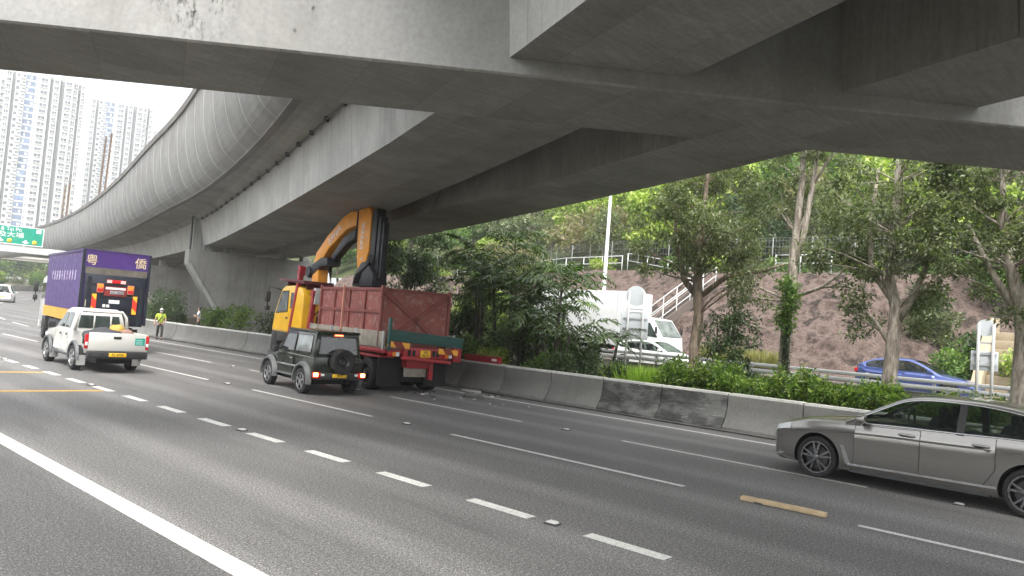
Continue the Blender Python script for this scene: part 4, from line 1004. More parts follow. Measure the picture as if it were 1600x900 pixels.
# ---------------------------------------------------------------- dark green boxy off-roader
def jeep():
    o = empty('off_roader', (12.83, 19.42, 0), 8.5, 'dark green boxy off roader with brake lights lit and rear spare wheel', 'car'); o.scale = (1.02, 1.06, 1.03)
    gp = M_carpaint('dark_green_paint', (.012, .018, .011), .0, .25, .15)
    fender = M('grey_fender_plastic', (.10, .105, .105), .5, 0, .15, 5)
    low = [(-1.60, .50), (-1.62, .98), (-1.58, 1.03), (.70, 1.04), (1.45, 1.0), (1.60, .95), (1.64, .55), (1.55, .42), (-1.5, .42)]
    wl = lambda y, z: .735-(.02 if z > 1.0 else 0)-(.05 if y > 1.5 else 0)
    b = MB().prism(low, 0, 0, 'X', 0, wl).build('body', [gp, dark_in], o, bevel=.045)
    cs = []
    for y in (1.20, -1.02):
        for s in (-1, 1):
            m = MB(); m.lathe([(s*.35, 0), (s*.35, .415), (s*1.0, .415), (s*1.0, 0)], (0, y, .36), 'X', 28, 1, True); c = m.build('cut', [dark_in, dark_in], None, weld=True); c.parent = o; cs.append(c)
    boolean_cut(b, cs); shade(b)
    up = [(-1.56, 1.0), (-1.50, 1.66), (-1.44, 1.71), (.22, 1.72), (.32, 1.69), (.74, 1.02)]
    wu = lambda y, z: .715-.085*max(0, (z-1.0)/.7)
    MB().prism(up, 0, 0, 'X', 0, wu).build('cabin', gp, o, bevel=.035)
    MB().prism([(-1.53, 1.665), (-1.47, 1.735), (.22, 1.742), (.31, 1.695)], 0, 0, 'X', 0, lambda y, z: .665).build('roof', gp, o, bevel=.02)
    for s in (-1, 1): MB().bar((s*.655, -1.48, 1.70), (s*.655, .22, 1.71), .04, .05).build('roof_gutter', gp, o)
    gx = lambda z, off=.008: .715-.085*max(0, (z-1.0)/.7)+off
    for s in (-1, 1):
        for pa in ([(-1.36, 1.14), (-.42, 1.12), (-.42, 1.58), (-1.34, 1.60)], [(-.32, 1.11), (.52, 1.10), (.28, 1.58), (-.32, 1.58)]):
            m = MB(); m.add([(s*gx(z), y, z) for y, z in pa], [(0, 1, 2, 3)]); m.build('side_window', glass_l if s < 0 and pa[0][0] < -1 else glass, o)
            m = MB(); m.tube([(s*gx(z, .009), y, z) for y, z in pa+[pa[0]]], .012, 5); m.build('window_seal', black_pl, o)
        m = MB(); pa = [(-.36, .50), (.66, .50), (.70, .98), (-.36, 1.0)]
        m.add([(s*(wl(y, z)+.006), y, z) for y, z in pa]+[(s*(wl(y, z)-.01), y, z) for y, z in pa], [(0, 1, 2, 3), (0, 4, 5, 1), (1, 5, 6, 2), (2, 6, 7, 3), (3, 7, 4, 0)])
        d = m.build('door', gp, o); MB().box((s*.755, -.24, .90), (.03, .15, .035)).build('handle', chrome, d, bevel=.008)
        # fender flares
        for y in (1.20, -1.02):
            m = MB(); rings = []
            for k in range(15):
                a = R(-8+196*k/14); c, q = math.cos(a), math.sin(a)
                rings.append([(s*.70, y+c*.40, .36+q*.40), (s*.835, y+c*.415, .36+q*.415), (s*.835, y+c*.475, .36+q*.47), (s*.72, y+c*.53, .36+q*.52)])
            m.loft(rings, 0, True, True, True); m.build('fender_flare', fender, o, auto=40)
            wheel(o, s*.70, y, .345, .20, 'alloy', rim_m, 5)
        MB().bar((s*.745, -.55, .44), (s*.745, .75, .44), .07, .06).build('side_step', fender, o, bevel=.02)
        MB().bar((s*.742, -.55, .70), (s*.742, .74, .70), .015, .05).build('side_moulding', chrome, o, bevel=.006)
        MB().box((s*.86, .62, 1.10), (.17, .10, .20)).build('mirror', black_pl, o, bevel=.035)
        # rear bumper lamps
        q = MB().box((s*.66, -1.70, .56), (.22, .10, .17)).build('tail_light', red_l, o, bevel=.02)
        MB().box((s*.70, -1.755, .575), (.13, .03, .10)).build('lit_lens', lamp_or_on, q, bevel=.012)
        MB().box((s*.50, -1.752, .575), (.10, .02, .06)).build('reverse_lens', clear, q, bevel=.01)
    MB().add([(-.58, -1.578, 1.12), (.58, -1.578, 1.12), (.53, -1.535, 1.58), (-.53, -1.535, 1.58)], [(0, 1, 2, 3)]).build('rear_window', glass, o)
    MB().tube([(-.58, -1.58, 1.12), (.58, -1.58, 1.12), (.53, -1.537, 1.58), (-.53, -1.537, 1.58), (-.58, -1.58, 1.12)], .014, 5).build('window_seal', black_pl, o)
    MB().add([(-.55, .72, 1.1), (.55, .72, 1.1), (.52, .37, 1.64), (-.52, .37, 1.64)], [(0, 1, 2, 3)]).build('windscreen', glass, o)
    MB().bb(-.12, .12, -1.56, -1.50, 1.615, 1.65).build('high_brake_light', lamp_red_on, o, bevel=.008)
    MB().bb(-.72, .72, -1.74, -1.58, .44, .62).build('rear_bumper', black_pl, o, bevel=.03)
    MB().bb(-.70, .70, 1.60, 1.74, .45, .66).build('front_bumper', black_pl, o, bevel=.03)
    for s in (-1, 1): MB().lathe([(0, 0), (0, .1), (.04, .1), (.04, 0)], (s*.45, 1.64, .80), 'Y', 18).build('headlight', clear, o)
    # spare wheel
    m = MB(); m.lathe([(-.10, .19), (-.11, .30), (-.08, .345), (.08, .345), (.10, .30), (.10, .19), (-.10, .19)], (0, 0, 0), 'Y', 32); sp = m.build('spare_wheel', tyre_m, o, auto=35, loc=(.06, -1.74, .93))
    m = MB(); m.lathe([(-.04, 0), (-.05, .06), (-.02, .12), (-.07, .20), (-.07, .22)], (0, 0, 0), 'Y', 24); m.build('rim', rim_dk, sp, auto=30)
    MB().bb(-.68, .66, -1.615, -1.595, .66, 1.04).build('tail_door', gp, o, bevel=.01)
    MB().box((-.5, -1.64, .86), (.14, .05, .04)).build('door_hinge', black_pl, o, bevel=.01); MB().box((.5, -1.64, .86), (.14, .05, .04)).build('door_hinge', black_pl, o, bevel=.01)
    MB().tube([(.3, -1.2, .36), (.3, -1.68, .36)], .03, 8).build('exhaust', rim_dk, o)
    MB().bb(-.5, .5, -1.3, 1.3, .28, .44).build('chassis', dark_in, o)
    plate(o, (.0, -1.752, .55), .42, .10, 'JN 7', plate_y, .09)
    return o
jeep()
# ---------------------------------------------------------------- white double cab pickup
def pickup():
    o = empty('pickup_truck', (9.14, 26.3, 0), 3.4, 'white double cab pickup truck with green sticker on its tailgate', 'pickup truck')
    wp = M_carpaint('white_pickup_paint', (.56, .56, .53), 0., .35)
    grey = M('grey_arch_plastic', (.085, .09, .095), .55, 0, .15)
    yb = -.62
    low = [(yb, .48), (yb, 1.17), (1.08, 1.17), (2.0, 1.06), (2.35, .98), (2.45, .8), (2.42, .45), (2.2, .38), (yb, .40)]
    wl = lambda y, z: .865-(.05 if z > 1.1 else 0)-(.0 if y < 1.9 else (y-1.9)*.22)-(.02 if z < .5 else 0)
    b = MB().prism(low, 0, 0, 'X', 0, wl).build('body', [wp, dark_in], o, bevel=.05)
    bed = MB(); bed.bb(-.865, -.80, -2.42, yb-.01, .46, 1.19); bed.bb(.80, .865, -2.42, yb-.01, .46, 1.19); bed.bb(-.80, .80, yb-.08, yb-.012, .46, 1.17); bed.bb(-.80, .80, -2.42, yb-.08, .66, .72)
    bd_ = bed.build('bed', [wp, dark_in], o, bevel=.015)
    cs = []
    for ob, y in ((b, 1.66), (bd_, -1.32)):
        cc = []
        for s in (-1, 1):
            m = MB(); m.lathe([(s*.50, 0), (s*.50, .43), (s*1.1, .43), (s*1.1, 0)], (0, y, .38), 'X', 28, 1, True); c = m.build('cut', [dark_in, dark_in], None, weld=True); c.parent = o; cc.append(c)
        boolean_cut(ob, cc); shade(ob)
    up = [(yb+.02, 1.12), (yb+.10, 1.60), (yb+.22, 1.80), (-.2, 1.86), (.35, 1.84), (.60, 1.74), (1.18, 1.15)]
    wu = lambda y, z: .80-.16*max(0, (z-1.15)/.7)-(.03 if z > 1.82 else 0)
    MB().prism(up, 0, 0, 'X', 0, wu).build('cabin', wp, o, bevel=.05)
    gx = lambda z, off=.008: .80-.16*max(0, (z-1.15)/.7)+off
    for s in (-1, 1):
        for pa in ([(-.42, 1.22), (.10, 1.22), (.10, 1.70), (-.36, 1.70)], [(.20, 1.22), (.95, 1.22), (.54, 1.69), (.20, 1.70)]):
            m = MB(); m.add([(s*gx(z), y, z) for y, z in pa], [(0, 1, 2, 3)]); m.build('side_window', glass_g, o)
        for y0, y1 in ((-.50, .13), (.17, 1.02)):
            m = MB(); pa = [(y0, .52), (y1, .52), (y1, 1.14), (y0, 1.14)]
            m.add([(s*(wl(y, z)+.006), y, z) for y, z in pa]+[(s*(wl(y, z)-.01), y, z) for y, z in pa], [(0, 1, 2, 3), (0, 4, 5, 1), (1, 5, 6, 2), (2, 6, 7, 3), (3, 7, 4, 0)])
            d = m.build('door', wp, o); MB().box((s*.878, y0+.10, 1.02), (.02, .14, .06)).build('handle', black_pl, d, bevel=.008)
        for y in (1.66, -1.32):
            m = MB(); rings = []
            for k in range(15):
                a = R(-6+192*k/14); c, q = math.cos(a), math.sin(a)
                rings.append([(s*.80, y+c*.42, .38+q*.42), (s*.925, y+c*.425, .38+q*.425), (s*.925, y+c*.49, .38+q*.49), (s*.85, y+c*.52, .38+q*.52)])
            m.loft(rings, 0, True, True, True); m.build('wheel_arch', grey, o, auto=40)
            wheel(o, s*.79, y, .375, .24, 'alloy', rim_m, 6)
            MB().bb(min(s*.66, s*.90), max(s*.66, s*.90), y-.50, y-.48, .18, .48).build('mud_flap', M('mud_flap_grey', (.30, .30, .29), .6), o)
        MB().box((s*.98, .92, 1.26), (.22, .10, .19)).build('mirror', black_pl, o, bevel=.035)
        q = MB().box((s*.845, -2.41, .93), (.10, .07, .42)).build('tail_light', red_l, o, bevel=.02)
        MB().box((s*.845, -2.448, .86), (.07, .012, .10)).build('reverse_lens', clear, q, bevel=.005)
        MB().box((s*.62, 2.36, .86), (.34, .14, .16)).build('headlight', clear, o, bevel=.03)
        MB().bar((s*.80, -.55, .42), (s*.80, 1.1, .42), .10, .06).build('side_step', grey, o, bevel=.02)
        # sports bar behind the cab
    MB().tube([(-.76, -.80, 1.15), (-.70, -.78, 1.62), (-.58, -.76, 1.78), (.58, -.76, 1.78), (.70, -.78, 1.62), (.76, -.80, 1.15)], .05, 8).build('roll_bar', wp, o)
    for x in (-.22, .26): MB().tube([(x, -.78, 1.15), (x, -.76, 1.78)], .025, 6).build('guard_bar', wp, o)
    MB().add([(-.62, yb+.022, 1.24), (.62, yb+.022, 1.24), (.56, yb+.095, 1.64), (-.56, yb+.095, 1.64)], [(0, 1, 2, 3)]).build('rear_window', glass_g, o)
    MB().add([(-.68, 1.14, 1.22), (.68, 1.14, 1.22), (.58, .66, 1.72), (-.58, .66, 1.72)], [(0, 1, 2, 3)]).build('windscreen', glass, o)
    tg = MB().bb(-.795, .795, -2.46, -2.415, .66, 1.20).build('tailgate', wp, o, bevel=.018)
    MB().box((-.02, -2.462, 1.06), (.22, .02, .075)).build('handle', black_pl, tg, bevel=.006)
    stk = MB().bb(.48, .76, -2.468, -2.461, .86, 1.07).build('sticker', M('green_sticker', (.0, .30, .24), .5), tg)
    for k in range(3): MB().bb(.51, .70, -2.471, -2.467, .895+.055*k, .915+.055*k).build('sticker_line', M('sticker_pale', (.45, .65, .60), .5), stk)
    MB().bb(-.84, .84, -2.60, -2.42, .44, .66).build('rear_bumper', black_pl, o, bevel=.04)
    MB().bb(-.80, .80, 2.36, 2.52, .40, .66).build('front_bumper', grey, o, bevel=.05)
    plate(o, (-.02, -2.608, .56), .48, .11, 'PL 4776', plate_y, .10)
    MB().bb(-.5, .5, -2.3, 2.2, .28, .46).build('chassis', dark_in, o)
    MB().lathe([(-.11, 0), (-.11, .33), (.11, .33), (.11, 0)], (0, -1.9, .42), 'Z', 20).build('spare_wheel', tyre_m, o)
    return o
pickup()
# load in the pickup bed
def lump(name, loc, s, mat, seed, label, cat, yaw=0):
    r = np.random.RandomState(seed); bm = bmesh.new(); bmesh.ops.create_icosphere(bm, subdivisions=3, radius=1)
    ph = r.rand(6)*6
    for v in bm.verts:
        c = v.co; k = 1+.16*math.sin(3*c.x+ph[0])*math.sin(4*c.y+ph[1])+.12*math.sin(7*c.y+ph[2])*math.sin(6*c.z+ph[3]); v.co = Vector((c.x*s[0]*k, c.y*s[1]*k, max(-.5, c.z)*s[2]*k))
    for f in bm.faces: f.smooth = True
    me = bpy.data.meshes.new(name); bm.to_mesh(me); bm.free(); me.materials.append(mat); o = link(name, me, None, loc); o.rotation_euler = (0, 0, -R(yaw)); return tag(o, label, cat)
def in_frame(loc, yaw, p):
    a = R(yaw); return (loc[0]+p[0]*math.cos(a)+p[1]*math.sin(a), loc[1]-p[0]*math.sin(a)+p[1]*math.cos(a), loc[2]+p[2])
PKL = ((9.14, 26.3, 0), 3.4)
lump('tarpaulin', in_frame(*PKL, (-.1, -1.5, .98)), (.58, .6, .32), M('dark_tarpaulin', (.03, .03, .035), .45), 5, 'dark crumpled tarpaulin lying in the white pickup bed', 'tarpaulin', 3)
lump('sack', in_frame(*PKL, (.48, -1.6, .92)), (.26, .5, .36), M('brown_sack', (.22, .13, .10), .8), 8, 'brown sack lying in the white pickup bed', 'sack', 3)
lump('yellow_bag', in_frame(*PKL, (.40, -1.0, .98)), (.26, .2, .42), M('yellow_bag', (.42, .26, .05), .7), 9, 'yellow orange bag standing in the pickup bed against the cab', 'bag', 3)
# ---------------------------------------------------------------- purple box lorry with tail lift
def lorry():
    o = empty('box_lorry', (12.46, 36.45, 0), 8.7, 'purple box lorry with raised dark tail lift and chevron boards', 'lorry')
    pu = M('purple_panel', (.05, .018, .14), .45, 0, .12, 1.2, dirt=.12, dirtcol=(.10, .08, .14)); pu_d = M('purple_frame', (.035, .014, .09), .45)
    dk = M('navy_tail_lift', (.012, .016, .026), .5, .2, .25, 3); gold = M('gold_letter', (.62, .50, .33), .5); mu = M('mustard_panel', (.60, .33, .03), .5, 0, .1, 2, dirt=.2)
    y0, y1, z0, z1 = -4.36, 4.32, 1.16, 4.03
    MB().bb(-1.22, 1.22, y0+.03, y1, z0+.05, z1-.03).build('cargo_box', pu, o)
    # slightly rippled side panels, one skin per panel
    for s in (-1, 1):
        for k in range(8):
            a = y0+.06+(y1-y0-.12)*k/8; b = y0+.06+(y1-y0-.12)*(k+1)/8; m = MB(); V = []; F = []; n = 8
            for i in range(n+1):
                y = a+(b-a)*i/n; d = 1.226+.014*math.sin(i/n*math.pi*4)**2; V += [(s*d, y, 1.62), (s*d, y, z1-.10)]
                if i: F.append((2*i-2, 2*i-1, 2*i+1, 2*i))
            m.add(V, F, 0, True); m.build('side_panel', pu, o)
        MB().bb(min(s*1.215, s*1.25), max(s*1.215, s*1.25), y0, y1, z0-.02, 1.60).build('lower_panel', mu, o)
        MB().bb(min(s*1.19, s*1.26), max(s*1.19, s*1.26), y0, y1, z1-.10, z1+.02).build('roof_rail', pu_d, o, bevel=.015)
    MB().bb(-1.2, 1.2, y0+.05, y1-.02, z1-.03, z1+.012).build('added_roof_panel', M('added_roof_pale', (.55, .55, .53), .6), o)  # unseen pale sheet added to keep purple bounce off the parapet
    for x in (-1.2, 1.2): MB().bb(x-.05, x+.05, y0-.03, y0+.06, z0, z1).build('corner_post', dk, o)
    hd = MB().bb(-1.15, 1.15, y0-.02, y0+.05, 3.36, z1).build('header_panel', pu, o)
    MB().bb(-1.24, 1.24, y0-.03, y0+.03, z1-.05, z1+.03).build('roof_edge', pu_d, o)
    text_obj('粤', .44, gold, hd, (-.92, y0-.03, 3.62), (R(90), 0, 0)); text_obj('僑', .46, gold, hd, (.86, y0-.03, 3.64), (R(90), 0, 0))
    st = text_obj('粤僑運輸有限公司物流', .46, M('lilac_letter', (.50, .44, .60), .5), o, (-1.247, -.3, 2.98), (R(90), 0, R(-90)), sx=.62, shear=.25, space=3.4)
    # tail lift platform standing upright
    tl = MB().bb(-1.10, 1.10, y0-.10, y0-.03, 1.10, 3.10).build('tail_lift', dk, o, bevel=.012)
    MB().bb(-1.12, 1.12, y0-.07, y0-.02, 3.10, 3.36).build('buffer_board', M('weathered_board', (.10, .09, .075), .8, 0, .3, 4), o)
    for z in (1.45, 1.80, 2.25, 2.72): MB().bb(-1.08, 1.08, y0-.125, y0-.10, z-.02, z+.02).build('stiffener', dk, tl)
    for x in (-.95, .95): MB().bb(x-.06, x+.06, y0-.14, y0-.10, 1.12, 3.0).build('lift_arm', dk, tl)
    MB().bb(-.34, .34, y0-.15, y0-.10, 2.78, 2.92).build('lamp_bar', red_l, tl, bevel=.01)
    for x in (-.25, .25): MB().bb(x-.09, x+.09, y0-.165, y0-.15, 2.79, 2.91).build('lit_lens', M('lens_pink', (.85, .45, .42), .3), tl)
    bx = MB().bb(-.40, .40, y0-.14, y0-.10, 2.28, 2.66).build('lamp_board', M('maroon_board', (.20, .02, .02), .5), tl)
    MB().bb(-.36, .36, y0-.155, y0-.14, 2.54, 2.62).build('reflector_strip', wht, bx)
    plate(o, (.06, y0-.155, 2.42), .50, .13, 'XC 3533', M('plate_grey', (.35, .35, .36), .5), .13)
    for s in (-1, 1):
        q = MB().bb(s*.55-.12, s*.55+.12, y0-.16, y0-.10, 2.38, 2.74).build('tail_light', M('faded_red_lens', (.55, .17, .10), .35), tl, bevel=.02)
        for k in range(2): MB().bb(s*.55-.10, s*.55+.10, y0-.168, y0-.16, 2.42+.17*k, 2.54+.17*k).build('lens', amber if k else red_l, q)
        MB().bb(-.08, .08, -.015, .015, -.36, .36).build('chevron_board', chev_or, tl, loc=(s*.74, y0-.14, 1.96))
    MB().bb(-.20, .18, y0-.13, y0-.10, 1.98, 2.12).build('notice_plate', plate_w, tl)
    MB().bb(-1.03, -.92, y0-.13, y0-.10, 1.80, 2.06).build('notice_plate', M('cream_notice', (.60, .56, .40), .5), tl)
    for x in (-.36, -.22): MB().bb(x-.05, x+.05, y0-.13, y0-.10, 1.82, 1.93).build('notice_plate', plate_w, tl)
    MB().bb(-1.2, 1.2, y0-.02, y0+.12, .62, .80).build('under_run_bar', dk, o, bevel=.02)
    MB().bb(-.45, .45, y0+.1, 5.8, .70, 1.12).build('chassis', dark_in, o)
    for y in (-2.6, 4.55):
        for s in (-1, 1): wheel(o, s*1.02, y, .49, .30, 'truck', rim_dk)
    for s in (-1, 1):
        MB().bb(s*1.05-.05, s*1.05+.05, -1.6, 3.4, .55, 1.05).build('side_guard', dk, o, bevel=.02)
        MB().bb(s*1.0-.2, s*1.0+.2, -3.4, -3.37, .25, .95).build('mud_flap', black_pl, o)
    # cab
    cw = M_carpaint('white_cab_paint', (.62, .62, .60), 0., .35)
    MB().prism([(4.42, .75), (4.42, 2.95), (5.0, 3.05), (6.0, 2.9), (6.28, 1.9), (6.32, .75)], -1.15, 1.15, 'X').build('cab', cw, o, bevel=.08)
    for s in (-1, 1):
        m = MB(); m.add([(s*1.158, y, z) for y, z in ((4.72, 1.95), (6.0, 1.88), (5.85, 2.65), (4.72, 2.68))], [(0, 1, 2, 3)]); m.build('side_window', glass, o)
        MB().tube([(s*1.12, 6.0, 2.75), (s*1.42, 6.05, 2.7), (s*1.42, 6.05, 1.7)], .022, 6).build('mirror_arm', black_pl, o)
        MB().box((s*1.42, 6.02, 2.45), (.2, .12, .46)).build('mirror', black_pl, o, bevel=.04); MB().box((s*1.42, 6.02, 1.93), (.2, .12, .26)).build('mirror', black_pl, o, bevel=.04)
        MB().bb(min(s*.78, s*1.17), max(s*.78, s*1.17), 4.0, 5.1, .52, 1.1).build('step_fairing', black_pl, o, bevel=.05)
    MB().add([(-1.0, 6.30, 1.95), (1.0, 6.30, 1.95), (.95, 6.06, 2.78), (-.95, 6.06, 2.78)], [(0, 1, 2, 3)]).build('windscreen', glass, o)
    MB().bb(-1.14, 1.14, 6.28, 6.42, .45, .95).build('bumper', cw, o, bevel=.05)
    return o
lorry()
# ---------------------------------------------------------------- yellow crane truck with red skip
def crane_truck():
    L = (16.19, 20.59, 0); o = empty('crane_truck', L, 10.8, 'yellow cab crane truck jammed under the viaduct with its orange boom raised', 'truck')
    yp = M('yellow_cab_paint', (.78, .44, .015), .4, 0, .1, 2, dirt=.15, dirtcol=(.35, .2, .05), coat=.4); rp = M('red_chassis_paint', (.33, .018, .025), .5, 0, .18, 3, dirt=.3)
    gn = M('green_tailboard', (.015, .075, .065), .55, 0, .18, 3, dirt=.25); orr = M('crane_orange', (.85, .34, .025), .45, 0, .12, 2, dirt=.2)
    bk = M('crane_black', (.02, .022, .028), .5, .2, .2, 4); brd = M('weathered_plank', (.30, .27, .22), .85, 0, .25, 4, dirt=.4)
    vis = M('maroon_visor', (.10, .012, .018), .5)
    # chassis and running gear
    MB().bb(-.42, .42, -2.75, 6.9, .78, 1.12).build('chassis', rp, o, bevel=.02)
    for y in (-1.6, -.35, 5.9):
        for s in (-1, 1): wheel(o, s*(1.0 if y < 5 else 1.02), y, .50, .46 if y < 5 else .30, 'truck', rim_dk)
    for s in (-1, 1):
        MB().bb(s*.82-.40, s*.82+.40, -2.42, -2.38, .20, 1.10).build('mud_flap', dark_in, o)
        MB().bb(min(s*.6, s*1.2), max(s*.6, s*1.2), 1.0, 3.0, .55, 1.05).build('tool_box', rp, o, bevel=.03)
        MB().bb(s*.98-.24, s*.98+.24, -2.5, .55, 1.06, 1.12).build('wheel_guard', rp, o)
    MB().bb(-1.24, 1.24, -2.78, 3.1, 1.20, 1.34).build('bed_frame', rp, o, bevel=.02)
    MB().bb(-1.22, 1.22, -2.75, 3.05, 1.34, 1.40).build('bed_floor', brd, o)
    # drop side boards
    for s in (-1, 1):
        for k in range(3):
            a = -2.74+k*1.92; MB().bb(min(s*1.20, s*1.26), max(s*1.20, s*1.26), a+.02, a+1.90, 1.36, 1.86).build('side_board', brd, o, bevel=.01)
            for yy in (a+.05, a+1.86): MB().bb(min(s*1.26, s*1.285), max(s*1.26, s*1.285), yy-.03, yy+.03, 1.30, 1.88).build('board_post', steel, o)
    # tail board, slightly dropped on the right
    rot = Matrix.Rotation(R(3.2), 3, 'Y')
    tb = MB().box((0, 0, 0), (2.70, .06, .34), 0, rot).build('tailboard', gn, o, bevel=.008, loc=(.16, -2.86, 1.70))
    for dz in (-.11, 0, .11): MB().box((0, -.036, dz), (2.66, .014, .04), 0, rot).build('pressing', gn, tb)
    MB().bb(-1.20, -1.11, -2.92, -2.80, 1.30, 2.28).build('hinge_post', gn, o, bevel=.01)
    # rear end
    for (a, b, z) in ((-1.20, -.45, 1.48), (.60, 1.32, 1.33)):
        MB().box((0, 0, 0), (b-a, .03, .17), 0, rot).build('chevron_board', M_stripes('chevron_amber' + ('a' if a < 0 else 'b'), (.22, .03, .015), (.80, .38, .04), .30, .7), o, loc=((a+b)/2, -2.90, z))
    rb = MB().bb(-.62, .98, -2.86, -2.76, 1.08, 1.42).build('rear_panel', rp, o, bevel=.02)
    for x in (-.42, -.26, .46, .60): MB().bb(x-.05, x+.05, -2.872, -2.86, 1.16, 1.34).build('slot', dark_in, rb)
    MB().box((0, 0, 0), (1.75, .14, .10), 0, rot).build('under_run_bar', rp, o, bevel=.02, loc=(.15, -2.95, 1.05))
    plate(o, (.14, -2.885, 1.24), .36, .22, '', plate_y, .115, lines=['KB', '4616'])
    for s in (-1, 1):
        q = MB().bb(s*.95-.2, s*.95+.2, -2.86, -2.80, 1.12, 1.28).build('tail_light', rp, o, bevel=.015)
        for k in range(3): MB().bb(s*.95-.18+k*.125, s*.95-.07+k*.125, -2.872, -2.86, 1.14, 1.26).build('lens', (red_l, amber, clear)[k], q)
    MB().bb(-.42, .36, -2.62, -2.58, .50, .92).build('centre_flap', brd, o); MB().bb(-.42, .42, -2.30, -2.26, .30, 1.0).build('axle_shield', dark_in, o)
    MB().bb(.38, .52, -2.80, -2.66, .42, 1.08).build('tow_post', rp, o, bevel=.015)
    MB().bb(1.18, 1.50, -2.86, -2.70, 1.02, 1.62).build('corner_bracket', rp, o, bevel=.02)
    # cab
    cab = MB().prism([(4.15, 1.45), (4.15, 2.85), (4.35, 3.14), (5.0, 3.24), (6.10, 3.22), (6.42, 3.08), (7.05, 2.10), (7.20, 1.50), (7.16, 1.38), (4.3, 1.38)], -1.17, 1.17, 'X').build('cab', yp, o, bevel=.09, seg=3)
    for s in (-1, 1):
        m = MB(); pa = [(5.62, 2.22), (6.82, 2.12), (6.28, 3.0), (5.62, 3.02)]; m.add([(s*1.178, y, z) for y, z in pa], [(0, 1, 2, 3)]); m.build('side_window', glass_l, o)
        m = MB(); m.tube([(s*1.179, y, z) for y, z in pa+[pa[0]]], .02, 5); m.build('window_seal', black_pl, o)
        m = MB(); m.add([(s*1.178, y, z) for y, z in ((5.05, 2.35), (5.38, 2.33), (5.38, 2.95), (5.05, 2.95))], [(0, 1, 2, 3)]); m.build('quarter_window', glass_l, o)
        m = MB(); pa = [(5.45, 1.48), (7.05, 1.48), (6.92, 2.06), (5.45, 2.16)]
        m.add([(s*1.182, y, z) for y, z in pa]+[(s*1.165, y, z) for y, z in pa], [(0, 1, 2, 3), (0, 4, 5, 1), (1, 5, 6, 2), (2, 6, 7, 3), (3, 7, 4, 0)]); d = m.build('door', yp, o)
        MB().box((s*1.19, 5.62, 1.95), (.03, .18, .07)).build('handle', black_pl, d, bevel=.01)
        MB().tube([(s*1.1, 6.6, 3.05), (s*1.5, 6.95, 3.15), (s*1.52, 7.0, 2.2)], .025, 6).build('mirror_arm', black_pl, o)
        MB().box((s*1.52, 6.98, 2.75), (.22, .12, .42)).build('mirror', black_pl, o, bevel=.05)
        MB().box((s*1.5, 6.98, 2.28), (.2, .12, .2)).build('mirror', black_pl, o, bevel=.04)
        MB().bb(min(s*.8, s*1.18), max(s*.8, s*1.18), 5.30, 6.55, 1.02, 1.40).build('wheel_arch', black_pl, o, bevel=.03)
    MB().add([(-1.02, 7.07, 2.16), (1.02, 7.07, 2.16), (1.0, 6.52, 3.02), (-1.0, 6.52, 3.02)], [(0, 1, 2, 3)]).build('windscreen', glass, o)
    MB().prism([(4.1, 3.28), (4.1, 3.42), (6.75, 3.52), (6.75, 3.44)], -1.22, .0, 'X').build('roof_visor', vis, o, bevel=.015)
    for y in (4.3, 6.3): MB().bb(-1.0, -.1, y-.04, y+.04, 3.1, 3.42).build('visor_bracket', vis, o)
    MB().bb(-1.16, 1.16, 6.6, 7.24, .50, 1.40).build('bumper', black_pl, o, bevel=.05)
    for s in (-1, 1): MB().bb(min(s*.75, s*1.16), max(s*.75, s*1.16), 4.4, 5.25, .62, 1.40).build('step_box', black_pl, o, bevel=.04)
    for k in (2.1, 2.55, 2.95): MB().bb(-1.0, 1.0, 4.12, 4.15, k-.02, k+.02).build('cab_rib', yp, cab)
    # raised stabiliser legs behind the cab, painted red
    for x, a, b in ((-1.12, (5.30, 1.30), (4.62, 3.95)), (-1.02, (3.72, 1.3), (3.42, 3.05)), (1.1, (4.0, 1.2), (3.55, 3.4))):
        st_ = MB(); st_.bar((x, a[0], a[1]), (x, b[0], b[1]), .17, .19); so = st_.build('stabiliser_leg', rp, o, bevel=.015)
        MB().bar((x, b[0]+(a[0]-b[0])*.12, b[1]+(a[1]-b[1])*.12), (x, b[0], b[1]+.02), .22, .24).build('leg_cap', rp, so)
    MB().bb(-1.25, 1.25, 3.55, 4.05, 1.10, 1.55).build('crane_base', rp, o, bevel=.03)
    for k, x in enumerate((-.95, -.7, -.45)): MB().tube([(x, 3.9, 1.5), (x+.1, 4.0, 2.0+.15*k), (x+.25, 3.75, 2.3), (x+.3, 3.6, 1.6)], .035, 6).build('hose', black_pl, o)
    MB().bb(-1.05, -.75, 3.30, 3.52, 2.55, 3.15).build('control_box', M('control_grey', (.50, .50, .48), .5), o, bevel=.02)
    # crane: column, main boom, elbow, folded outer boom
    MB().lathe([(1.5, .34), (2.2, .30), (2.3, .24), (3.2, .22)], (0, 4.9, 0), 'Z', 20).build('slewing_base', bk, o)
    cpoly = [(5.25, 2.2), (5.85, 2.2), (5.86, 3.5), (5.72, 4.42), (5.35, 4.5), (5.18, 3.5)]
    MB().prism(cpoly, -.22, .22, 'X').build('crane_column', orr, o, bevel=.03)
    boom = [(5.80, 4.12), (5.35, 4.05), (4.55, 4.75), (3.05, 5.42), (2.20, 5.55), (2.02, 6.06), (2.75, 6.10), (3.42, 5.92), (4.70, 5.28), (5.70, 4.62)]
    bo = MB().prism(boom, -.19, .19, 'X').build('main_boom', orr, o, bevel=.035)
    ob = [(2.10, 6.10), (1.25, 6.16), (1.02, 5.9), (1.0, 4.6), (1.30, 3.75), (1.72, 3.72), (1.92, 4.4), (2.02, 5.4)]
    o2 = MB().prism([(y, z) for y, z in ob], -.20, .20, 'X').build('outer_boom', orr, o, bevel=.03)
    a1 = math.atan2(5.28-5.92, 4.70-3.42)
    text_obj('EFFER', .42, M('decal_white', (.72, .72, .74), .4), bo, (-.197, 3.98, 5.27), (R(90), R(-30), R(-90)), sx=1.1)
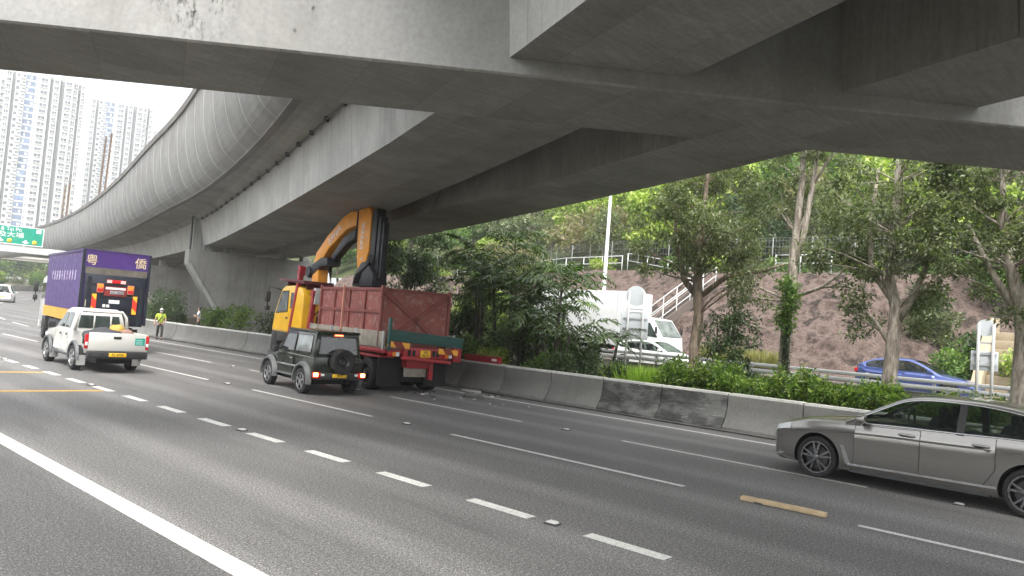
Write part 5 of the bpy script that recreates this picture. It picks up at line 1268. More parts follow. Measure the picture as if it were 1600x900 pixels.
    text_obj('EFFER', .36, MATS['decal_white'], o2, (-.207, 1.54, 5.12), (R(90), R(-86), R(-90)), sx=1.1)
    text_obj('D', .20, MATS['decal_white'], o2, (-.207, 1.46, 4.30), (R(90), R(-86), R(-90)))
    # telescopic extensions and rams
    for k, (ya, yb, za, zb_) in enumerate(((.62, .98, 3.55, 6.05), (.34, .58, 3.5, 5.75), (.16, .30, 3.6, 5.55))):
        MB().prism([(ya, za), (yb, za), (yb-.02, zb_), (ya-.02, zb_)], -.16+.03*k, .16-.03*k, 'X').build('extension_boom', bk, o, bevel=.015)
    MB().prism([(.35, 3.30), (1.95, 3.30), (1.85, 3.72), (1.35, 4.15), (.95, 4.20), (.35, 3.75)], -.28, .28, 'X').build('boom_head', bk, o, bevel=.03)
    for k in range(4): MB().tube([(-.30, 1.75-.1*k, 3.4), (-.31, 1.55-.12*k, 3.75+.06*k), (-.30, 1.05-.1*k, 3.9+.06*k), (-.28, .7-.05*k, 4.4)], .03, 6).build('hose', black_pl, o)
    MB().tube([(0, 4.55, 2.6), (0, 4.60, 4.05)], .075, 10).build('lift_ram', chrome, o)
    MB().tube([(0, 4.50, 1.9), (0, 4.56, 3.0)], .12, 10).build('ram_cylinder', bk, o)
    MB().prism([(4.2, 4.10), (4.35, 4.40), (5.0, 4.42), (6.0, 4.12), (6.35, 4.10), (6.42, 3.72), (6.1, 3.62), (5.0, 4.06)], -.26, .26, 'X').build('boom_linkage', bk, o, bevel=.03)
    MB().lathe([(-.3, 0), (-.3, .22), (.3, .22), (.3, 0)], (0, 6.1, 3.88), 'X', 18).build('pivot_drum', bk, o, auto=40)
    MB().lathe([(-.28, 0), (-.28, .15), (.28, .15), (.28, 0)], (0, 4.45, 4.25), 'X', 16).build('pivot_pin', bk, o, auto=40)
    MB().prism([(4.35, 4.45), (3.3, 5.18), (2.15, 5.50), (2.15, 5.10), (3.0, 4.90), (4.1, 4.30)], -.14, .14, 'X').build('boom_ram', bk, o, bevel=.03)
    MB().tube([(0, 2.2, 5.25), (0, 1.75, 4.9)], .05, 8).build('ram_rod', chrome, o)
    MB().tube([(-.21, 2.06, 6.05), (-.22, 2.05, 5.5), (-.21, 2.14, 5.0)], .035, 6).build('hose', black_pl, o)
    return o, L
ct, CTL = crane_truck()
def skip_box():
    """red steel skip standing on the truck bed"""
    red = M('oxide_red_steel', (.27, .075, .06), .65, .05, .25, 2.2, dirt=.75, dirtcol=(.46, .34, .31), bmp=.15, bs=14); rib = M('oxide_red_rib', (.22, .055, .045), .65, 0, .2, 3, dirt=.35)
    dk = M('oxide_red_dark', (.13, .035, .03), .7, 0, .2, 3)
    o = empty('steel_skip', in_frame(CTL, 10.8, (0, 0, 1.40)), 10.8, 'weathered red steel skip with ribbed sides standing on the crane truck bed', 'skip')
    x, y, h = 1.21, 2.32, 1.80
    for s in (-1, 1):
        for k in range(4):
            a = -y+2*y*k/4; b = a+2*y/4
            for zz in ((.02, h*.58), (h*.58, h)):
                MB().bb(min(s*(x-.05), s*(x-.02)), max(s*(x-.05), s*(x-.02)), a+.035, b-.035, zz[0]+.03, zz[1]-.03).build('side_plate', red, o)
        for k in range(5): q = -y+2*y*k/4; MB().bb(min(s*(x-.07), s*(x+.03)), max(s*(x-.07), s*(x+.03)), max(-y, q-.045), min(y, q+.045), 0, h).build('rib', rib, o)
        for z in (.04, h*.58, h-.05): MB().bb(min(s*(x-.06), s*(x+.035)), max(s*(x-.06), s*(x+.035)), -y, y, z-.045, z+.045).build('side_rail', rib, o)
    for s in (-1, 1):
        ep = MB().bb(-x+.03, x-.03, min(s*(y-.03), s*y), max(s*(y-.03), s*y), .02, h-.06).build('end_plate', red if s < 0 else dk, o)
        for p in (((-x+.1, h-.15), (x-.1, .1)), ((-x+.1, .1), (x-.1, h-.15))):
            MB().bar((p[0][0], s*(y+.03), p[0][1]), (p[1][0], s*(y+.03), p[1][1]), .06, .15, 0, up=(0, 0, 1)).build('cross_brace', rib, ep)
        MB().bb(-x, x, s*y-.045, s*y+.045, h-.09, h).build('end_rail', rib, o)
        for q in (-1, 1): MB().bb(q*x-.05, q*x+.05, s*y-.05, s*y+.05, 0, h+.06).build('corner_post', rib, o)
    MB().bb(-x+.05, x-.05, -y+.05, y-.05, .0, .06).build('floor', dk, o)
    return o
skip_box()
# lashing strap over the skip
stp = M('strap_salmon', (.60, .28, .20), .7)
a_ = in_frame(CTL, 10.8, (-1.275, .35, 0)); so = empty('lashing_strap', a_, 10.8, 'salmon lashing strap with hook hanging over the red skip', 'strap')
MB().bb(-.025, .03, -.03, .03, 1.72, 3.26).build('webbing', stp, so); MB().box((0, 0, 1.62), (.10, .10, .30)).build('ratchet', M('ratchet_rust', (.20, .10, .06), .6), so, bevel=.02)
# ---------------------------------------------------------------- white box truck on the far carriageway
def far_truck(loc, yaw, label, name='box_truck', box=M('pale_grp', (.52, .53, .53), .5, 0, .05), cabm=white_p, L=6.2, H=2.75):
    o = empty(name, loc, yaw, label, 'truck')
    MB().bb(-1.15, 1.15, -L+.2, .2, .95, .95+H).build('cargo_box', box, o, bevel=.04)
    for k in range(5): MB().bb(-1.165, 1.165, -L+.4+k*(L-.8)/4-.03, -L+.4+k*(L-.8)/4+.03, .97, .93+H).build('box_rib', box, o)
    MB().prism([(.35, .55), (.35, 2.35), (.8, 2.5), (1.5, 2.42), (2.15, 1.55), (2.25, .55)], -1.05, 1.05, 'X').build('cab', cabm, o, bevel=.08)
    for s in (-1, 1):
        m = MB(); m.add([(s*1.058, y, z) for y, z in ((.75, 1.55), (1.95, 1.5), (1.5, 2.2), (.75, 2.22))], [(0, 1, 2, 3)]); m.build('side_window', glass_g, o)
        for y in (-L+1.6, 1.35): wheel(o, s*.92, y, .40, .24, 'truck', rim_dk)
        MB().box((s*1.22, 1.95, 1.85), (.12, .1, .34)).build('mirror', black_pl, o, bevel=.03)
    MB().add([(-.9, 2.17, 1.58), (.9, 2.17, 1.58), (.85, 1.56, 2.36), (-.85, 1.56, 2.36)], [(0, 1, 2, 3)]).build('windscreen', glass_l, o)
    MB().bb(-1.06, 1.06, 2.2, 2.34, .4, .8).build('bumper', cabm, o, bevel=.04)
    MB().bb(-.4, .4, -L+.3, 2, .5, .95).build('chassis', dark_in, o)
    return o
far_truck((33.0, 21.2, .785), 180, 'white box truck passing on the far carriageway behind the palms')
far_truck((49.0, 192.6, 9.3), 100, 'tiny white truck up on the elevated ramp', box=M('ramp_truck_box', (.7, .7, .7), .5), L=5.5)
far_truck((41.5, 196.5, 9.3), 100, 'tiny truck with red box up on the elevated ramp', box=M('ramp_truck_red', (.45, .07, .07), .5), L=5.5)
far_truck((57.5, 189.0, 9.2), 102, 'tiny truck with blue box up on the elevated ramp', box=M('ramp_truck_blue', (.10, .16, .42), .5), L=4.5)
# ================================================================== PEOPLE
def skin_mesh(name, pts, edges, rad, mat, parent, root=0, sub=2):
    me = bpy.data.meshes.new(name); me.from_pydata(pts, edges, []); o = bpy.data.objects.new(name, me); COL.objects.link(o)
    sk = o.modifiers.new('s', 'SKIN'); sk.use_smooth_shade = True
    for i, v in enumerate(me.skin_vertices[0].data):
        r = rad[i]; v.radius = (r, r) if isinstance(r, (int, float)) else r; v.use_root = i == root
    ss = o.modifiers.new('u', 'SUBSURF'); ss.levels = sub; ss.render_levels = sub
    bpy.context.view_layer.update(); m2 = bpy.data.meshes.new_from_object(o.evaluated_get(bpy.context.evaluated_depsgraph_get()))
    bpy.data.objects.remove(o); m2.materials.clear(); m2.materials.append(mat); m2.name = name
    for p in m2.polygons: p.use_smooth = True
    return link(name, m2, parent)
def person(loc, yaw, label, shirt, trousers, hair, shoe, arms, legs, hat=None, mask=None, strap=None, s=1.):
    """+Y is the way the person faces; height about 1.72"""
    o = empty('person', loc, yaw, label, 'person'); o.scale = (s, s, s)
    skin = M('skin_tone', (.45, .27, .19), .6, 0, .1, 8)
    P = [(0, 0, .95), (0, .0, 1.12), (0, -.01, 1.33), (0, 0, 1.47), (0, .01, 1.53), (0, .02, 1.60), (0, .02, 1.68)]
    Rr = [(.15, .11), (.14, .10), (.17, .11), (.06, .06), (.055, .055), (.078, .095), (.07, .085)]; E = [(0, 1), (1, 2), (2, 3), (3, 4), (4, 5), (5, 6)]
    for sd in (-1, 1):
        a = arms[sd]; i = len(P); sh = (sd*.19, 0, 1.40)
        P += [sh, a[0], a[1], a[2]]; Rr += [.06, .042, .034, .038]; E += [(2, i), (i, i+1), (i+1, i+2), (i+2, i+3)]
        l = legs[sd]; i = len(P); P += [(sd*.09, 0, .88), l[0], l[1], l[2]]; Rr += [.085, .058, .042, (.04, .03)]; E += [(0, i), (i, i+1), (i+1, i+2), (i+2, i+3)]
    skin_mesh('body', P, E, Rr, skin, o)
    # shirt
    sp = [(0, 0, .90), (0, 0, 1.12), (0, -.01, 1.33), (0, 0, 1.44)]; sr = [(.175, .135), (.165, .125), (.185, .13), (.085, .08)]; se = [(0, 1), (1, 2), (2, 3)]
    for sd in (-1, 1):
        a = arms[sd]; i = len(sp); e = Vector((sd*.19, 0, 1.40)).lerp(Vector(a[0]), .75); sp += [(sd*.19, 0, 1.40), tuple(e)]; sr += [.082, .07]; se += [(2, i), (i, i+1)]
    skin_mesh('shirt', sp, se, sr, shirt, o)
    tp = [(0, 0, .96), (0, 0, .90)]; tr = [(.165, .12), (.165, .125)]; te = [(0, 1)]
    for sd in (-1, 1):
        l = legs[sd]; i = len(tp); an = Vector(l[0]).lerp(Vector(l[1]), .93); tp += [(sd*.09, 0, .84), l[0], tuple(an)]; tr += [.105, .078, .065]; te += [(1, i), (i, i+1), (i+1, i+2)]
        f = Vector(l[1]); d = Vector(l[2])-f; d.z = 0; d = d.normalized() if d.length > .01 else Vector((0, 1, 0))
        m = MB(); a = math.atan2(d.x, d.y); m.box((f.x+d.x*.07, f.y+d.y*.07, .045), (.095, .27, .09), 0, Matrix.Rotation(-a, 3, 'Z')); m.build('shoe', shoe, o, bevel=.03)
        # hand: palm and five fingers
        h1 = Vector(arms[sd][1]); h2 = Vector(arms[sd][2]); u = (h2-h1).normalized(); side = u.cross(Vector((0, 0, 1))); side = side.normalized() if side.length > .1 else Vector((1, 0, 0)); nn = side.cross(u)
        hp = [tuple(h1), tuple(h1+u*.07)]; hr = [.03, (.032, .02)]; he = [(0, 1)]
        for k in range(4):
            b = h1+u*.075+side*(k-1.5)*.018; i = len(hp); ln = (.065, .075, .07, .055)[k]
            hp += [tuple(b), tuple(b+u*ln*.6+nn*-.01), tuple(b+u*ln+nn*-.035)]; hr += [.0095, .0085, .0075]; he += [(1, i), (i, i+1), (i+1, i+2)]
        i = len(hp); hp += [tuple(h1+u*.03+side*.035), tuple(h1+u*.065+side*.05)]; hr += [.012, .009]; he += [(0, i), (i, i+1)]
        skin_mesh('hand', hp, he, hr, skin, o, sub=1)
    skin_mesh('trousers', tp, te, tr, trousers, o)
    # face: nose, eyes, ears
    for sd in (-1, 1):
        MB().box((sd*.032, .108, 1.635), (.022, .012, .010)).build('eye', black_txt, o, bevel=.003); MB().box((sd*.082, .02, 1.62), (.016, .04, .055)).build('ear', skin, o, bevel=.006)
    MB().prism([(.10, 1.585), (.135, 1.59), (.108, 1.635)], -.014, .014, 'X').build('nose', skin, o)
    MB().box((0, .104, 1.565), (.045, .01, .008)).build('mouth', M('lip', (.35, .15, .13), .5), o)
    def shell(name, c, r, zmin, mat, ymin=-9):
        bm = bmesh.new(); bmesh.ops.create_icosphere(bm, subdivisions=3, radius=1)
        for v in bm.verts: v.co = Vector((v.co.x*r[0], v.co.y*r[1], v.co.z*r[2]))+Vector(c)
        bmesh.ops.delete(bm, geom=[v for v in bm.verts if v.co.z < zmin-(0 if v.co.y > .03 else .09)], context='VERTS')
        me = bpy.data.meshes.new(name); bm.to_mesh(me); bm.free(); me.materials.append(mat)
        for p in me.polygons: p.use_smooth = True
        return link(name, me, o)
    shell('hair', (0, .01, 1.645), (.090, .112, .105), 1.665, hair)
    if hat:
        shell('cap', (0, .015, 1.67), (.100, .122, .10), 1.68, hat); MB().box((0, .15, 1.685), (.16, .11, .014)).build('cap_peak', hat, o, bevel=.005)
    if mask: MB().box((0, .085, 1.575), (.13, .07, .085)).build('face_mask', mask, o, bevel=.025)
    if strap: MB().tube([(-.13, .0, 1.44), (-.05, .14, 1.32), (.08, .15, 1.12), (.17, .05, .98)], .022, 6).build('shoulder_strap', strap, o)
    return o
hv = M('hi_vis_lime', (.42, .55, .06), .7, 0, .12, 12); dkt = M('dark_trousers', (.045, .04, .038), .85, 0, .2, 10); blk_h = M('black_hair', (.012, .011, .010), .6)
person((18.62, 43.6, 0), 195, 'person in lime shirt and pale cap walking beside the concrete barrier', hv, dkt, blk_h, M('black_shoe', (.02, .02, .02), .5),
       {-1: [(-.27, .03, 1.14), (-.20, .22, 1.03), (-.12, .30, 1.02)], 1: [(.27, -.04, 1.14), (.30, .02, .90), (.30, .05, .82)]},
       {-1: [(-.10, .14, .50), (-.10, .10, .09), (-.10, .20, .05)], 1: [(.10, -.02, .48), (.10, -.20, .10), (.10, -.11, .05)]},
       hat=M('pale_cap', (.62, .64, .68), .7), mask=M('white_mask', (.75, .76, .78), .8), strap=M('dark_strap', (.04, .045, .03), .7))
person((21.2, 44.4, .34), 300, 'person with black hair in pale lilac shirt standing behind the concrete barrier', M('lilac_shirt', (.80, .80, .86), .8, 0, .06, 9), dkt, blk_h, M('black_shoe', (.02, .02, .02), .5),
       {-1: [(-.25, .08, 1.14), (-.10, .26, 1.18), (-.02, .30, 1.22)], 1: [(.26, .05, 1.13), (.16, .26, 1.08), (.08, .30, 1.1)]},
       {-1: [(-.10, .03, .48), (-.10, 0, .09), (-.10, .1, .05)], 1: [(.10, .02, .48), (.10, -.02, .09), (.10, .08, .05)]}, s=.95)
# ================================================================== SMALL THINGS ON THE ROAD
# raised reflective road studs
stud_w = M('stud_white', (.5, .5, .48), .35); stud_b = M('stud_casting', (.05, .05, .05), .6, .3)
def stud(x, y):
    o = empty('road_stud', (x+rx(y), y, rz(y)), rnd.uniform(-8, 8), 'small raised white reflective road stud set in the lane line', 'road stud', 'reflective road studs along the lane lines')
    MB().prism([(-.10, .0), (-.07, .022), (.07, .022), (.10, .0)], -.075, .075, 'X').build('casting', stud_b, o, bevel=.004)
    MB().prism([(-.075, .018), (-.045, .038), (.055, .038), (.085, .014)], -.05, .05, 'X').build('reflector', stud_w, o, bevel=.004)
for y in (-2, 5.67, 13.13, 20.8, 28.4, 36): stud(7.3, y)
for y in (-3.3, 4.72, 12.78, 20.85, 28.9, 36.9): stud(11.0, y)
for y in (2.75, 10.83, 18.9, 26.6, 34.6): stud(14.2, y)
# timber plank
wood = M('sawn_timber', (.42, .32, .19), .8, 0, .2, 6, bmp=.3)
pl = MB(); pl.loft([[Vector((x+dx, y, z)) for dx, z in ((-.055, .0), (.06, .004), (.055, .062), (-.05, .058))] for x, y in ((0, -.62), (.01, -.2), (0, .2), (-.012, .60))], 0, True, True, False)
o = pl.build('plank', wood, None, bevel=.004, loc=(11.01, 4.38, .006)); o.rotation_euler = (0, 0, R(3)); tag(o, 'pale splintered timber plank lying on the asphalt', 'plank')
# red steel beam with plants behind it, lying on the barrier top
rbm = empty('steel_beam', (19.12, 18.45, .98), 0, 'short red steel channel beam lying on top of the concrete barrier', 'beam')
MB().bb(-.07, .07, -.85, .85, .0, .03).build('flange', MATS['red_chassis_paint'], rbm); MB().bb(-.07, -.045, -.85, .85, .03, .20).build('web', MATS['red_chassis_paint'], rbm)
MB().bb(-.07, .07, -.85, .85, .20, .225).build('flange', MATS['red_chassis_paint'], rbm); MB().bb(-.082, -.07, -.72, -.5, .08, .16).build('label_plate', plate_w, rbm)
for yy in (-.83, .80): MB().bb(-.06, .06, yy, yy+.03, .03, .2).build('end_plate', MATS['red_chassis_paint'], rbm)
# debris at the truck's tail
dm = [M('debris_concrete', (.22, .215, .20), .9, 0, .3, 9), M('debris_dark', (.05, .05, .05), .8), M('debris_plaster', (.45, .44, .42), .9)]
names = ('broken concrete', 'broken black plastic', 'pale broken plaster')
def shard(loc, s, yaw, mi, seed, label):
    r = random.Random(seed); n = r.randint(5, 7); pts = []
    for k in range(n): a = 2*math.pi*k/n+r.uniform(-.3, .3); q = r.uniform(.7, 1.1); pts.append((math.cos(a)*s[0]*q, math.sin(a)*s[1]*q))
    m = MB(); m.prism(pts, 0, s[2], 'Z'); 
    for i in range(n, 2*n): x, y, z = m.v[i]; m.v[i] = (x*.85, y*.85, z*r.uniform(.5, 1.1))
    o = m.build('debris', dm[mi], None, loc=loc); o.rotation_euler = (R(r.uniform(-3, 3)), R(r.uniform(-3, 3)), R(yaw)); return tag(o, label, 'debris', 'crash debris scattered behind the crane truck')
for k in range(70):
    u = rnd.random(); x = 15.6+rnd.random()*2.8; y = 17.9-1.2*(x-15.6)/2.8+rnd.gauss(0, .45); mi = rnd.choice((0, 1, 1, 1, 2)); s = .015+.06*rnd.random()**2
    shard((x, y, .004), (s*1.5, s, s*.4), rnd.uniform(0, 360), mi, k, 'small scrap of %s on the road behind the crane truck' % names[mi])
for i, (x, y, w, l, h, a, mi, lab) in enumerate(((17.55, 17.15, .07, .36, .05, 8, 0, 'flat grey strip of broken board nearest the barrier line'), (16.85, 16.55, .05, .40, .02, 4, 1, 'thin black strip lying on the road behind the crane truck'), (18.1, 17.9, .08, .38, .07, 5, 2, 'pale concrete chunk lying against the barrier foot'))):
    m = MB(); m.bb(-w, w, -l, l, 0, h); o = m.build('debris_strip', dm[mi], None, bevel=.008, loc=(x, y, .005)); o.rotation_euler = (0, 0, R(a)); tag(o, lab, 'debris')
for k, (x, y, s) in enumerate(((16.2, 15.2, .05), (16.9, 14.3, .045), (15.9, 14.7, .03), (16.55, 15.0, .035), (15.1, 16.4, .04))): shard((x, y, .004), (s, s*.8, s*.5), k*40, 2, 90+k, 'small scrap of %s on the road behind the crane truck' % names[2])
# ================================================================== VEGETATION
NR = np.random.RandomState(11)
leaf_olive = M_leaf('leaf_olive', [(.06, .085, .035), (.11, .14, .065), (.18, .21, .11), (.30, .33, .21)], .35, .35)
leaf_mid = M_leaf('leaf_mid', [(.05, .11, .025), (.11, .20, .045), (.22, .31, .08)])
leaf_yel = M_leaf('leaf_yellowgreen', [(.14, .23, .04), (.28, .37, .075), (.45, .49, .16)])
leaf_dark = M_leaf('leaf_dark', [(.025, .05, .02), (.055, .09, .035), (.12, .16, .08)], .3, .3)
leaf_hedge = M_leaf('leaf_hedge', [(.04, .085, .018), (.12, .21, .035), (.29, .37, .09)], .4, .35)
leaf_dry = M_leaf('leaf_dry', [(.17, .14, .08), (.28, .25, .15), (.15, .18, .08)])
grass_y = M_leaf('grass_lime', [(.22, .36, .05), (.36, .50, .09)], .4)
bark_tan = M_bark('paperbark_tan', (.09, .065, .05), (.34, .27, .20)); bark_pale = M_bark('paperbark', (.13, .10, .08), (.56, .50, .42)); bark_mid = M_bark('bark_brown', (.07, .055, .04), (.24, .19, .14)); bark_dk = M_bark('bark_dark', (.025, .022, .018), (.09, .075, .06))
def leaves(cent, rad, per, size, mat, seed, aspect=.42, shell=.35, droop=.0, name='crown', jitter=.35):
    """cent (k,3) clump centres, rad (k,3) radii; each leaf a bent pair of quads"""
    r = np.random.RandomState(seed); cent = np.asarray(cent, float); rad = np.asarray(rad, float); k = len(cent)
    n = k*per; ci = np.repeat(np.arange(k), per)
    d = r.normal(size=(n, 3)); d /= np.linalg.norm(d, axis=1)[:, None]
    rr = (shell+(1-shell)*r.rand(n))[:, None]
    p = cent[ci]+d*rr*rad[ci]*(1+jitter*(r.rand(n)-.5))[:, None]
    ax = d*.6+r.normal(size=(n, 3))*.8; ax[:, 2] -= droop; ax /= np.linalg.norm(ax, axis=1)[:, None]
    up = r.normal(size=(n, 3))*.7+np.array([0, 0, 1.]); w = np.cross(ax, up); w /= (np.linalg.norm(w, axis=1)[:, None]+1e-9)
    nrm = np.cross(w, ax); s = (size*(.6+.8*r.rand(n)))[:, None]
    a = p; b = p+ax*s*.5+w*s*aspect*.5+nrm*s*.06; c = p+ax*s-nrm*s*.10; e = p+ax*s*.5-w*s*aspect*.5+nrm*s*.06
    V = np.stack([a, b, c, e], 1).reshape(-1, 3); F = np.arange(4*n).reshape(-1, 4)
    return fast_mesh(name, V, F, mat)
def bent(p0, p1, n, amp, r):
    p0, p1 = Vector(p0), Vector(p1); out = []; d = p1-p0
    off = Vector((r.uniform(-1, 1), r.uniform(-1, 1), r.uniform(-.3, .6)))*amp*d.length
    for i in range(n+1):
        t = i/n; out.append(p0+d*t+off*math.sin(math.pi*t)+Vector((r.uniform(-1, 1), r.uniform(-1, 1), 0))*amp*.25*d.length*(1 if 0 < i < n else 0))
    return out
def tree(name, loc, label, trunk, tr, crown, ncl, clr, per, lsize, lmat, bmat, seed, group=None, extra=None, droop=.2, dead=0, aspect=.42, hollow=.0):
    """trunk: list of points, tr radii; crown: list of ellipsoids ((c),(r)); limbs run from the trunk to the clumps"""
    r = random.Random(seed); o = empty(name, loc, 0, label, 'tree', group)
    tm = MB(); tm.tube(trunk, tr, 10, 0)
    cents = []; rads = []
    tot = sum(e[1][0]*e[1][1]*e[1][2] for e in crown)
    for c, q in crown:
        m = max(1, round(ncl*q[0]*q[1]*q[2]/tot))
        for _ in range(m):
            while True:
                v = Vector((r.uniform(-1, 1), r.uniform(-1, 1), r.uniform(-1, 1)))
                if hollow < v.length < 1: break
            cents.append((c[0]+v.x*q[0], c[1]+v.y*q[1], c[2]+v.z*q[2])); s = clr*r.uniform(.6, 1.35); rads.append((s, s, s*.75))
    tv = [Vector(t) for t in trunk]
    lm = MB()
    for i, c in enumerate(cents):
        if i % 2 and len(cents) > 20: continue
        cv = Vector(c); best = min(range(len(tv)), key=lambda k: (tv[k]-cv).length+ (3 if tv[k].z > cv.z-.2 else 0)); p0 = tv[best]
        pth = bent(p0, cv, 4, .13, r); r0 = min(tr[best]*.3, .012+.013*(cv-p0).length); lm.tube(pth, [r0*(1-.8*t/4) for t in range(5)], 5, 0, False)
    for p in (extra or []): lm.tube(p[0], p[1], 7, 0, True)
    to = tm.build('trunk', bmat, o); lm.build('limbs', bmat, to)
    link('crown', leaves(cents, rads, per, lsize, lmat, seed, aspect, .25, droop), o)
    return o
def sway(h, lean=(0, 0), n=8, amp=.12, seed=0, z0=-.4):
    r = random.Random(seed); pts = []; x = y = 0.
    for i in range(n+1):
        t = i/n; pts.append((lean[0]*t+x, lean[1]*t+y, z0+(h-z0)*t)); x += r.uniform(-amp, amp); y += r.uniform(-amp, amp)
    return pts
def taper(r0, r1, n=9): return [r0+(r1-r0)*(i/(n-1))**.8 for i in range(n)]
# paperbark trees in the planting bed
tree('paperbark_tree', (22.5, 12.06, .34), 'dense dark green paperbark tree with forked trunk behind the tall round sign', sway(8.2, (.05, .1), 8, .10, 3), [.24, .19, .17, .165, .16, .12, .09, .07, .05],
     [((0, .1, 6.0), (1.9, 2.4, 1.9)), ((0.1, -.9, 4.7), (1.3, 1.4, .9)), ((0, 1.5, 4.9), (1.2, 1.3, .9)), ((0, 0, 8.0), (1.6, 1.9, 1.2)), ((.1, -1.5, 3.6), (.8, .9, .6))], 110, .46, 175, .125, leaf_olive, bark_tan, 21,
     extra=[([(0, .0, 3.3), (.1, .7, 4.0), (.2, 1.1, 5.2), (.2, 1.3, 6.4)], [.13, .10, .07, .04]), ([(0, 0, 3.4), (0, -.9, 4.1), (0, -2.0, 4.25), (0, -2.8, 4.5)], [.10, .08, .055, .03])])
tree('paperbark_tree', (21.5, 5.95, .34), 'pale leaning paperbark trunk with spreading branches in front of the blue car', [(0, .05, -.4), (.0, .02, .6), (0, -.05, 1.5), (0, -.10, 2.4), (0, -.12, 3.2), (0, .10, 4.1), (0, .05, 5.2), (0, 0, 6.6), (0, -.05, 8.4)], [.24, .20, .18, .17, .15, .12, .10, .085, .06],
     [((0, .1, 6.6), (1.8, 2.3, 1.6)), ((.2, 1.5, 3.9), (1.0, 1.0, .9)), ((.2, -1.0, 4.5), (1.2, 1.3, 1.0)), ((.3, -.7, 2.9), (.9, .8, .8)), ((0, .6, 5.0), (1.4, 1.6, 1.0)), ((.5, .9, 2.9), (.7, .7, .6))], 105, .42, 170, .12, leaf_olive, bark_pale, 22,
     extra=[([(0, -.10, 2.8), (0, -.5, 3.5), (0, -.75, 4.2), (0, -1.0, 5.3)], [.12, .09, .07, .04]), ([(0, -.12, 3.3), (0, .55, 4.2), (0, .62, 5.4), (0, .5, 7.0)], [.09, .07, .06, .03]), ([(0, -.05, 2.2), (-.2, .35, 2.9), (-.2, .55, 3.1)], [.07, .05, .02])])
tree('paperbark_tree', (21.4, 3.0, .34), 'thick pale paperbark trunk with forked crown beside the masonry channel', [(0, 0, -.4), (.0, .02, .8), (0, 0, 1.7), (0, -.02, 2.6), (0, .05, 3.4), (0, .3, 4.3), (0, .5, 5.3), (0, .55, 6.4), (0, .5, 8)], [.26, .22, .20, .19, .17, .12, .09, .07, .05],
     [((0, .9, 5.2), (1.5, 1.5, 1.4)), ((0, -.4, 5.0), (1.5, 1.6, 1.6)), ((0, .2, 7.2), (1.9, 2.1, 1.4)), ((.2, .2, 3.4), (.9, 1.0, .5))], 95, .42, 170, .12, leaf_olive, bark_pale, 23,
     extra=[([(0, 0, 3.0), (0, .7, 4.2), (0, 1.25, 5.4)], [.11, .07, .04]), ([(0, 0, 3.1), (0, -.6, 4.2), (0, -.9, 5.4)], [.10, .07, .04])])
tt = tree('paperbark_tree', (23.5, 9.5, .34), 'slim pale twin trunk tree wrapped with a climbing vine', [(0, 0, -.4), (0, .05, 1), (0, .03, 2.2), (0, 0, 3.4), (0, -.05, 4.4), (0, -.1, 5.6), (0, -.18, 7.0), (0, -.2, 8.2), (0, -.2, 9.6)], [.21, .19, .17, .16, .15, .12, .10, .09, .06],
     [((0, 0, 9.0), (1.9, 2.2, 1.1)), ((.2, 1.5, 3.6), (.7, .9, .7)), ((.3, -.2, 7.0), (1.2, 1.4, .8))], 55, .42, 160, .125, leaf_olive, bark_pale, 24,
     extra=[([(0, -.03, 4.2), (0, -.35, 5.6), (0, -.55, 7.2), (0, -.7, 9.0)], [.11, .09, .08, .05]), ([(0, -.5, 7.0), (0, -1.0, 7.9), (0, -1.7, 8.5)], [.05, .04, .02]), ([(0, 0, 3.5), (0, -1.0, 3.9), (0, -1.5, 4.3), (0, -2.0, 5.2)], [.07, .06, .045, .02]), ([(0, -1.0, 3.9), (0, -1.7, 3.95), (0, -2.6, 3.65)], [.05, .035, .015])])
vn_ = empty('climbing_vine', (23.3, 9.45, .34), 0, 'dark leafy vine climbing the slim pale trunk', 'vine')
vm = MB()
for k in range(5): vm.tube([(-.05+.03*math.sin(k+z*3), -.10+.06*k*.5+.03*math.cos(2*z+k), z) for z in frange(-.2, 3.6, .3)], .035, 5)
vm.build('stem', bark_dk, vn_)
link('foliage', leaves([(-.1, -.05+.1*math.sin(z*5), z) for z in frange(2.6, 4.0, .2)], [(.3, .34, .25)]*len(frange(2.6, 4.0, .2)), 170, .12, leaf_mid, 5), vn_)
link('dry_foliage', leaves([(-.08, -.05, z) for z in frange(.1, 2.6, .25)], [(.12, .17, .2)]*len(frange(.1, 2.6, .25)), 60, .10, leaf_dark, 6), vn_)
# darker trees behind the crane truck
tree('broadleaf_tree', (25.6, 30.4, .3), 'dark broadleaf tree with glossy leaves behind the red skip', sway(6.0, (0, 0), 6, .12, 8), taper(.22, .06, 7), [((0, 0, 5.3), (1.9, 2.4, 1.5)), ((0, -.6, 3.8), (1.5, 1.6, .9))], 60, .55, 150, .19, leaf_dark, bark_dk, 31)
tree('broadleaf_tree', (44.5, 41, 2.2), 'pale dry leaved tree beyond the crane boom', sway(7.0, (0, 0), 6, .12, 9), taper(.2, .05, 7), [((0, 0, 5.0), (2.4, 3.0, 2.2))], 50, .7, 130, .22, leaf_dry, bark_mid, 32)
tree('broadleaf_tree', (24.3, 24.2, .3), 'slender multi stemmed dark tree between skip and palms', sway(5.2, (.1, -.2), 6, .1, 10), taper(.12, .04, 7), [((0, 0, 4.4), (1.2, 1.5, .9)), ((0, 0, 2.6), (1.2, 1.4, 1.0))], 45, .45, 130, .15, leaf_dark, bark_dk, 33, extra=[([(0.1, .3, -.3), (.2, .4, 2), (.1, .6, 4.6)], [.08, .07, .03]), ([(0, -.4, -.3), (.1, -.5, 2), (.2, -.6, 4.2)], [.07, .06, .03])])
